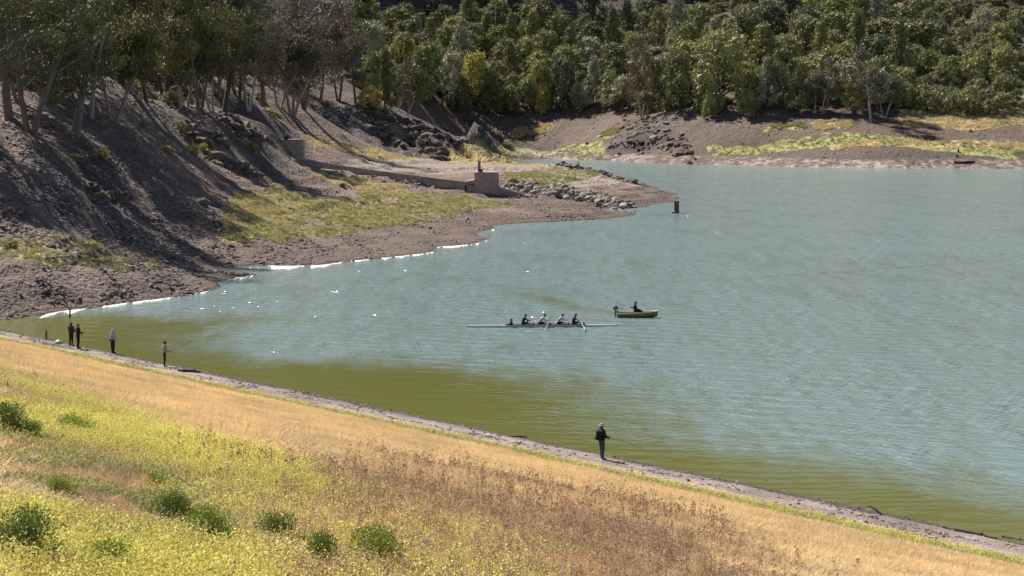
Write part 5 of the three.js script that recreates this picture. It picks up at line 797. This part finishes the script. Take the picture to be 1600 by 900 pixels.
const orient = (g, H, a, b, c) => { const M = new THREE.Matrix4().makeBasis(H.x, H.y, H.z); const p = H.P(a, b, c); M.setPosition(p); return g.applyMatrix4(M); };
const bucketHat = (m) => (t, H) => { mesh('hat', orient(new THREE.LatheGeometry([[0.0, 0.135], [0.05, 0.132], [0.085, 0.115], [0.1, 0.05], [0.105, 0.03], [0.17, 0.0], [0.165, -0.006], [0.1, 0.022]].map(([a, b]) => new THREE.Vector2(a, b)), 22), H, 0, 0.03, -0.005), m, t); };
const capHat = (m) => (t, H) => { mesh('cap', orient(join(new THREE.SphereGeometry(0.098, 18, 10, 0, 6.3, 0, 1.65).scale(1, 0.95, 1.12), new THREE.CylinderGeometry(0.075, 0.075, 0.01, 16).scale(1, 1, 1.2).translate(0, 0.005, 0.1)), H, 0, 0.035, -0.005), m, t); };
const hood = (m) => (t, H) => { mesh('hood', boneMesh([seg(H.P(0, 0.045, -0.035), H.P(0, 0.05, 0.0), 0.1, 0.098), seg(H.P(-0.045, -0.05, -0.045), H.P(0.045, -0.05, -0.045), 0.075), seg(H.P(0, -0.1, -0.05), H.P(0, -0.13, -0.02), 0.08, 0.1)], 0.012, 0.01, 0.03), m, t); };
const worldOf = (t, v) => { t.updateMatrixWorld(true); return v.clone().applyMatrix4(t.matrixWorld); };
function rod(label, from, to, group) {                   // tapered pole, cork grip, reel
  const t = thing('fishing_rod', label, 'fishing rod', from, 0, group), d = to.clone().sub(from), u = d.clone().normalize(), P = (k, drop = 0) => { const q = d.clone().multiplyScalar(k); q.y -= drop; return [q.x, q.y, q.z]; }, sag = d.length() * 0.03;
  mesh('blank', limb([[...u.clone().multiplyScalar(-0.3).toArray(), 0.012], [...P(0), 0.0115], [...P(0.35, -sag * 0.6), 0.009], [...P(0.7, -sag * 0.5), 0.0065], [...P(1), 0.0035]], 6), mat(0.05, 0.035, 0.03, 0.4), t);
  mesh('grip', limb([[...u.clone().multiplyScalar(-0.28).toArray(), 0.017], [...u.clone().multiplyScalar(0.12).toArray(), 0.016]], 8), mat(0.35, 0.22, 0.12, 0.9), t);
  const reel = mesh('reel', new THREE.CylinderGeometry(0.035, 0.035, 0.05, 12).rotateZ(Math.PI / 2).translate(u.x * 0.06, u.y * 0.06 - 0.07, u.z * 0.06), mat(0.55, 0.55, 0.56, 0.3, { metalness: 0.7 }), t); mesh('reel_foot', limb([[u.x * 0.06, u.y * 0.06 - 0.005, u.z * 0.06, 0.008], [u.x * 0.06, u.y * 0.06 - 0.06, u.z * 0.06, 0.008]], 5), metalDark, reel);
  return t;
}
const cloth = (r, g, b) => mat(r, g, b, 0.95, { sheen: 0.2, sheenRoughness: 0.8 });
const footOf = (px, py) => stand(hit(px, py, 60));
const black = cloth(0.014, 0.013, 0.014), denim = cloth(0.045, 0.06, 0.1), darkPants = cloth(0.016, 0.017, 0.024);
const LEG = { hipL: [0.095, 0.92, 0], };
const holdFront = { elR: [-0.26, 1.13, 0.06], wrR: [-0.13, 1.06, 0.3], elL: [0.26, 1.13, 0.05], wrL: [0.08, 1.02, 0.28] };
{
  // nearest angler
  const a = person({ label: 'angler with pale bucket hat and black backpack on the near beach', pos: footOf(940, 717.5), yaw: 2.15, scale: 1.0, cell: 0.017, top: black, pants: denim, skin: SKIN[1], shoes: mat(0.16, 0.2, 0.24, 0.7), hat: bucketHat(cloth(0.5, 0.55, 0.55)), look: V3(0.15, -0.2, 1), grip: V3(-0.1, -0.22, 1), J: { ...holdFront, anL: [0.16, 0.09, 0.1], toL: [0.2, 0.04, 0.27], knL: [0.13, 0.5, 0.08], anR: [-0.14, 0.09, -0.06], toR: [-0.19, 0.04, 0.1] } });
  const hand = worldOf(a, V3(-0.1, 1.07, 0.37)); const tip = at(1006, 703.5, -hand.z + 0.9); rod('rod held low over the water by the angler with the backpack', hand, tip, 'fishing rods');
  const b = thing('backpack', 'black backpack on the back of the nearest angler', 'backpack', worldOf(a, V3(0, 1.22, -0.2)), 2.15); const pk = boneMesh([[-0.09, -0.16, -0.02, 0.09, -0.16, -0.02, 0.1, 0.1], [-0.08, 0.12, 0, 0.08, 0.12, 0, 0.09, 0.09], [0, -0.16, -0.03, 0, 0.12, 0, 0.12, 0.1]], 0.016, 0, 0.04); mesh('pack', pk, black, b); mesh('front_pocket', boneMesh([[-0.06, -0.12, -0.12, 0.06, -0.12, -0.12, 0.05, 0.05]], 0.014), black, b); for (const s of [-1, 1]) mesh('strap', limb([[s * 0.12, 0.16, 0.05, 0.016], [s * 0.13, 0.26, 0.16, 0.018], [s * 0.13, 0.2, 0.3, 0.018], [s * 0.12, -0.02, 0.34, 0.016]], 5), cloth(0.25, 0.22, 0.24), b);
}
person({ label: 'angler in grey sweater and dark cap at the right of the left group', pos: footOf(257, 573), yaw: 1.75, scale: 1.0, top: cloth(0.3, 0.29, 0.3), pants: darkPants, hat: capHat(black), shoes: mat(0.4, 0.42, 0.45, 0.7), look: V3(0, -0.25, 1), J: holdFront, grip: V3(0, 0.2, 1) });
{ const h = footOf(257, 573); rod('thin rod held out by the angler in the grey sweater', V3(h.x + 0.36, h.y + 1.08, h.z - 0.12), at(296, 537, -h.z + 0.8), 'fishing rods'); }
{
  const p = footOf(176, 552), a = person({ label: 'angler in a pale hooded jacket with a dark shoulder bag', pos: p, yaw: 2.5, top: cloth(0.42, 0.46, 0.54), pants: black, hat: hood(cloth(0.44, 0.49, 0.57)), hair: null, look: V3(-0.2, -0.25, 1), J: { elL: [0.29, 1.13, 0.02], wrL: [0.14, 0.98, 0.16], elR: [-0.29, 1.13, 0.02], wrR: [-0.14, 0.98, 0.16], anL: [0.14, 0.09, 0.08], toL: [0.2, 0.04, 0.24] } });
  const b = thing('shoulder_bag', 'dark shoulder bag worn by the hooded angler', 'bag', worldOf(a, V3(-0.02, 0.96, -0.16)), 2.5); mesh('pouch', boneMesh([[-0.14, 0, 0, 0.14, 0.02, 0, 0.075, 0.075]], 0.014), black, b); mesh('strap', limb([[-0.16, 0.03, 0.02, 0.012], [-0.05, 0.25, -0.005, 0.014], [0.1, 0.5, 0.07, 0.014], [0.13, 0.56, 0.16, 0.012]], 5), black, b);
}
{
  const p1 = footOf(111, 540.5), a = person({ label: 'angler in dark jacket facing the cove, left one of the close pair', pos: p1, yaw: 2.6, scale: 1.0, top: cloth(0.03, 0.03, 0.042), pants: darkPants, J: holdFront, look: V3(-0.2, 0, 1), grip: V3(0, 1, 0.3) }), h1 = worldOf(a, V3(-0.08, 1.06, 0.34)); rod('rod held upright by the left one of the close pair', h1, at(124.5, 486, -h1.z + 0.3), 'fishing rods');
  const p2 = footOf(122, 544), b = person({ label: 'angler in black holding a short rod, right one of the close pair', pos: p2, yaw: 1.5, scale: 1.02, top: black, pants: black, skin: SKIN[2], J: { ...holdFront, wrR: [-0.08, 1.12, 0.3] }, look: V3(0, -0.15, 1), grip: V3(0, 0.8, 0.5) }), h2 = worldOf(b, V3(-0.06, 1.13, 0.38)); rod('rod slanting up from the right one of the close pair', h2, at(140, 501, -h2.z + 0.4), 'fishing rods');
}
person({ label: 'small dark figure standing at the foot of the lower gate block', pos: stand(V3(at(727.5, 293, WALL_D - 3.5).x, 0, -(WALL_D - 3.5))), yaw: 0.5, cell: 0.03, top: cloth(0.03, 0.035, 0.035), pants: darkPants });
// ---------------------------------------------------------------- rowing boat
{
  const d0 = EYE * FOCAL / (510.5 - HORIZON), mid = at(847.5, 510.5, d0), yaw = 0.07, L = 12.5, shellM = mat(0.74, 0.72, 0.7, 0.3, { clearcoat: 0.6, clearcoatRoughness: 0.2 });
  const shell = thing('rowing_shell', 'long slim white rowing shell for four with a cox', 'rowing boat', V3(mid.x, 0, mid.z), yaw), toW = (x, y, z) => worldOf(shell, V3(x, y, z));
  // hull: x from bow (-) to stern (+)
  const half = (x) => { const t = Math.abs(x) / (L / 2); return 0.27 * Math.pow(Math.max(0, 1 - Math.pow(t, 2.3)), 0.8) + 0.012; }, deck = (x) => 0.17 - (x > 0 ? 0.07 : 0.02) * Math.pow(Math.abs(x) / (L / 2), 1.6), pos = [], idx = [], NS = 48, C = 9;
  for (let i = 0; i <= NS; i++) { const x = (i / NS - 0.5) * L, w = half(x), g = deck(x), keel = -0.14 * Math.sqrt(Math.max(0, 1 - Math.pow(Math.abs(x) / (L / 2), 3))) ; for (let k = 0; k < C; k++) { const a = (k / (C - 1)) * Math.PI, c = -Math.cos(a), s = Math.sin(a); pos.push(x, k === 0 || k === C - 1 ? g : lerp(g * 0.4, keel, Math.pow(s, 0.9)), c * w); } }
  for (let i = 0; i < NS; i++) for (let k = 0; k < C - 1; k++) { const a = i * C + k; idx.push(a, a + C, a + 1, a + 1, a + C, a + C + 1); }
  mesh('hull', geoFrom(pos, idx), shellM, shell);
  const deckPiece = (x0, x1, name) => { const p = [], q = [], n = 14; for (let i = 0; i <= n; i++) { const x = lerp(x0, x1, i / n), w = half(x) - 0.004, g = deck(x); p.push(x, g + 0.002, -w, x, g + 0.03, 0, x, g + 0.002, w); } for (let i = 0; i < n; i++) for (let k = 0; k < 2; k++) { const a = i * 3 + k; q.push(a, a + 1, a + 3, a + 1, a + 4, a + 3); } mesh(name, geoFrom(p, q), shellM, shell); };
  deckPiece(-L / 2, -3.0, 'bow_deck'); deckPiece(3.6, L / 2, 'stern_deck'); mesh('bow_ball', new THREE.SphereGeometry(0.035, 10, 8).translate(-L / 2 - 0.02, 0.16, 0), mat(0.9, 0.9, 0.88, 0.6), shell);
  mesh('cockpit_floor', boxGeo(-2.98, 3.58, 0.0, 0.02, -0.17, 0.17), mat(0.12, 0.1, 0.09), shell);
  for (const s of [-1, 1]) mesh('gunwale', limb(Array.from({ length: 15 }, (_, i) => { const x = lerp(-3.0, 3.6, i / 14); return [x, deck(x) + 0.015, s * half(x), 0.018]; }), 6), mat(0.12, 0.1, 0.1, 0.5), shell);
  mesh('fin', prism([[4.5, -0.25], [4.7, -0.25], [4.75, -0.12], [4.4, -0.12]], -0.006, 0.006, 0.002), shellM, shell);
  const tops = [cloth(0.025, 0.028, 0.045), null, null, cloth(0.015, 0.015, 0.018)], seatX = [817, 843, 872, 896].map((px) => (px - 847.5) / FOCAL * d0), names = ['rower in dark shirt nearest the cox', 'bare-chested rower second from the cox, leaning forward', 'bare-chested rower third from the cox', 'rower in black vest farthest from the cox'], lean = [0.16, 0.34, 0.3, 0.14];
  seatX.forEach((x, i) => {
    const s = mesh('seat', boxGeo(x - 0.12, x + 0.12, 0.14, 0.17, -0.14, 0.14), mat(0.15, 0.13, 0.12), shell);
    const side = i % 2 ? 1 : -1, k = lean[i], y0 = 0.29;
    person({ label: names[i], pos: toW(x, 0, 0), yaw: Math.PI / 2 + yaw, cell: 0.026, skin: SKIN[i === 1 || i === 2 ? 2 : 0], top: tops[i], sleeves: i === 0, pants: darkPants, shorts: true, group: 'rowers in the shell', look: V3(0, -0.2 - k * 0.4, 1), grip: V3(1, 0, 0), J: { pelvis: [0, y0, 0], hipL: [0.09, y0 - 0.02, 0.03], hipR: [-0.09, y0 - 0.02, 0.03], waist: [0, y0 + 0.14, k * 0.16], chest: [0, y0 + 0.33, k * 0.5], neck: [0, y0 + 0.5, k * 0.9 + 0.02], head: [0, y0 + 0.63, k * 1.15 + 0.05], shL: [0.19, y0 + 0.45, k * 0.8], shR: [-0.19, y0 + 0.45, k * 0.8], elL: [0.23, y0 + 0.25, k * 0.8 + 0.22], elR: [-0.23, y0 + 0.25, k * 0.8 + 0.22], wrL: [0.12 - side * 0.06, y0 + 0.24, k * 0.8 + 0.44], wrR: [-0.12 - side * 0.06, y0 + 0.24, k * 0.8 + 0.44], knL: [0.1, 0.36, 0.42], knR: [-0.1, 0.36, 0.42], anL: [0.09, 0.13, 0.82], anR: [-0.09, 0.13, 0.82], toL: [0.1, 0.27, 0.9], toR: [-0.1, 0.27, 0.9] } });
    // rigger and oar
    const hx = x + k * 0.8 + 0.53, hy = y0 + 0.25, pin = V3(x + 0.62, 0.32, side * 0.82), hand = V3(hx, hy + 0.03, -side * 0.08), dir = pin.clone().sub(hand).normalize(), inner = hand.clone().addScaledVector(dir, -0.28); let end = pin.clone().addScaledVector(dir, 2.35); end.y = i % 3 === 0 ? 0.22 : 0.02; const blade = end.clone().sub(pin).normalize();
    mesh('rigger', join(limb([[x + 0.3, 0.2, side * 0.24, 0.014], [pin.x, pin.y - 0.03, pin.z, 0.014]], 5), limb([[x + 0.9, 0.2, side * 0.24, 0.014], [pin.x, pin.y - 0.03, pin.z, 0.014]], 5), limb([[pin.x, pin.y - 0.06, pin.z, 0.02], [pin.x, pin.y + 0.05, pin.z, 0.02]], 6)), metalGrey, shell);
    const oar = thing('oar', ['oar on the far side held by the rower nearest the cox', 'near-side oar of the second rower with its blade in the water', 'far-side oar of the third rower', 'near-side oar of the rower farthest from the cox'][i], 'oar', toW(pin.x, pin.y, pin.z), yaw, 'oars of the rowing shell'), rel = (v) => [v.x - pin.x, v.y - pin.y, v.z - pin.z];
    mesh('shaft', limb([[...rel(inner), 0.022], [0, 0, 0, 0.024], [...rel(end), 0.018]], 7), mat(0.7, 0.68, 0.64, 0.4), oar); mesh('handle', limb([[...rel(inner), 0.025], [...rel(hand.clone().addScaledVector(dir, 0.1)), 0.025]], 8), mat(0.3, 0.2, 0.12), oar);
    const b = boxGeo(0, 0.55, -0.11, 0.11, -0.012, 0.012); b.applyQuaternion(new THREE.Quaternion().setFromUnitVectors(V3(1, 0, 0), blade)); b.translate(...rel(end)); mesh('blade', b, mat(0.85, 0.84, 0.8, 0.4), oar);
  });
  const cx = (797 - 847.5) / FOCAL * d0; person({ label: 'cox reclining low in the bow of the shell, head showing', pos: toW(cx, 0, 0), yaw: -Math.PI / 2 + yaw, cell: 0.026, top: cloth(0.02, 0.03, 0.05), pants: darkPants, skin: SKIN[2], hair: mat(0.09, 0.04, 0.02, 0.7), look: V3(0, 0.05, 1), grip: V3(1, 0, 0), J: { pelvis: [0, 0.13, 0.12], waist: [0, 0.18, 0.02], chest: [0, 0.3, -0.08], neck: [0, 0.43, -0.1], head: [0, 0.56, -0.08], shL: [0.16, 0.38, -0.1], shR: [-0.16, 0.38, -0.1], elL: [0.16, 0.2, 0.05], elR: [-0.16, 0.2, 0.05], wrL: [0.1, 0.22, 0.25], wrR: [-0.1, 0.22, 0.25], hipL: [0.07, 0.11, 0.16], hipR: [-0.07, 0.11, 0.16], knL: [0.07, 0.11, 0.55], knR: [-0.07, 0.11, 0.55], anL: [0.05, 0.09, 0.95], anR: [-0.05, 0.09, 0.95], toL: [0.05, 0.16, 1.05], toR: [-0.05, 0.16, 1.05] } });
}
// ---------------------------------------------------------------- motor boat
{
  const d0 = EYE * FOCAL / (495.5 - HORIZON), m = at(996.5, 495.5, d0), yaw = -0.16, boat = thing('motor_boat', 'small olive motor boat with cream rim heading right', 'boat', V3(m.x, 0, m.z), yaw), L = 3.45;
  const half = (t) => 0.68 * Math.pow(1 - Math.pow(clamp(t), 3.2), 0.75), top = (t) => 0.34 + 0.22 * t * t, pos = [], idx = [], NS = 22, C = 11;
  for (const [shrink, up] of [[0, 0], [0.05, 0.06]]) { const o = pos.length / 3; for (let i = 0; i <= NS; i++) { const t = i / NS, x = -L / 2 + t * L, w = Math.max(0.012, half(t) - shrink), g = top(t), keel = -0.16 + up + 0.3 * Math.pow(t, 5); for (let k = 0; k < C; k++) { const a = k / (C - 1) * Math.PI, c = -Math.cos(a), s = Math.sin(a); pos.push(x - (1 - s) * 0 + (k === 0 || k === C - 1 ? 0.1 * t * t : 0), lerp(g, keel, Math.pow(s, 0.75)), c * w); } } for (let i = 0; i < NS; i++) for (let k = 0; k < C - 1; k++) { const a = o + i * C + k; idx.push(a, a + C, a + 1, a + 1, a + C, a + C + 1); } }
  mesh('hull', geoFrom(pos, idx), mat(0.2, 0.17, 0.045, 0.5), boat);
  mesh('transom', prism([[-0.66, 0.31], [-0.5, -0.02], [0, -0.15], [0.5, -0.02], [0.66, 0.31]], -0.03, 0.03, 0.008).rotateY(Math.PI / 2).translate(-L / 2, 0.015, 0), mat(0.5, 0.46, 0.34, 0.5), boat);
  for (const s of [-1, 1]) mesh('rim', limb(Array.from({ length: 16 }, (_, i) => { const t = i / 15; return [-L / 2 + t * L + 0.1 * t * t, top(t) + 0.015, s * Math.max(0.01, half(t)), 0.045]; }), 6), mat(0.7, 0.62, 0.44, 0.5), boat);
  for (const x of [-0.75, 0.35]) mesh('bench', boxGeo(x - 0.15, x + 0.15, 0.24, 0.28, -0.56, 0.56), mat(0.5, 0.42, 0.3), boat);
  const ob = mesh('outboard_motor', join(boneMesh([[-0.12, 0.18, 0, 0.1, 0.22, 0, 0.13, 0.14], [-0.08, 0.3, 0, 0.07, 0.32, 0, 0.11, 0.11]], 0.02, 0, 0.05), boxGeo(-0.06, 0.06, -0.75, 0.1, -0.05, 0.05)).translate(-L / 2 - 0.2, 0.55, 0), mat(0.06, 0.06, 0.065, 0.4), boat);
  mesh('cowling_band', new THREE.CylinderGeometry(0.165, 0.165, 0.05, 16).scale(1.25, 1, 0.85).translate(-L / 2 - 0.2, 0.86, 0), mat(0.5, 0.47, 0.44, 0.4), ob); mesh('tiller', limb([[-L / 2 - 0.05, 0.68, 0, 0.025], [-L / 2 + 0.35, 0.72, 0.05, 0.02], [-L / 2 + 0.55, 0.74, 0.08, 0.022]], 6), metalDark, ob); mesh('clamp', boxGeo(-L / 2 - 0.1, -L / 2 + 0.06, 0.3, 0.52, -0.1, 0.1), metalDark, ob);
  person({ label: 'person in dark clothes sitting in the motor boat by the engine', pos: worldOf(boat, V3(-0.2, 0.1, 0)), scale: 1.08, yaw: Math.PI / 2 + yaw, cell: 0.026, top: black, pants: darkPants, J: { pelvis: [0, 0.4, 0], hipL: [0.1, 0.38, 0.04], hipR: [-0.1, 0.38, 0.04], waist: [0, 0.53, -0.02], chest: [0, 0.71, -0.02], neck: [0, 0.88, -0.02], head: [0, 1.02, 0.02], shL: [0.19, 0.83, -0.03], shR: [-0.19, 0.83, -0.03], elL: [0.3, 0.62, -0.14], elR: [-0.28, 0.6, 0.12], wrL: [0.12, 0.66, -0.36], wrR: [-0.18, 0.5, 0.36], knL: [0.13, 0.42, 0.46], knR: [-0.13, 0.42, 0.46], anL: [0.13, 0.1, 0.5], anR: [-0.13, 0.1, 0.5], toL: [0.14, 0.06, 0.66], toR: [-0.14, 0.06, 0.66] } });
}
renderer.render(scene, camera);
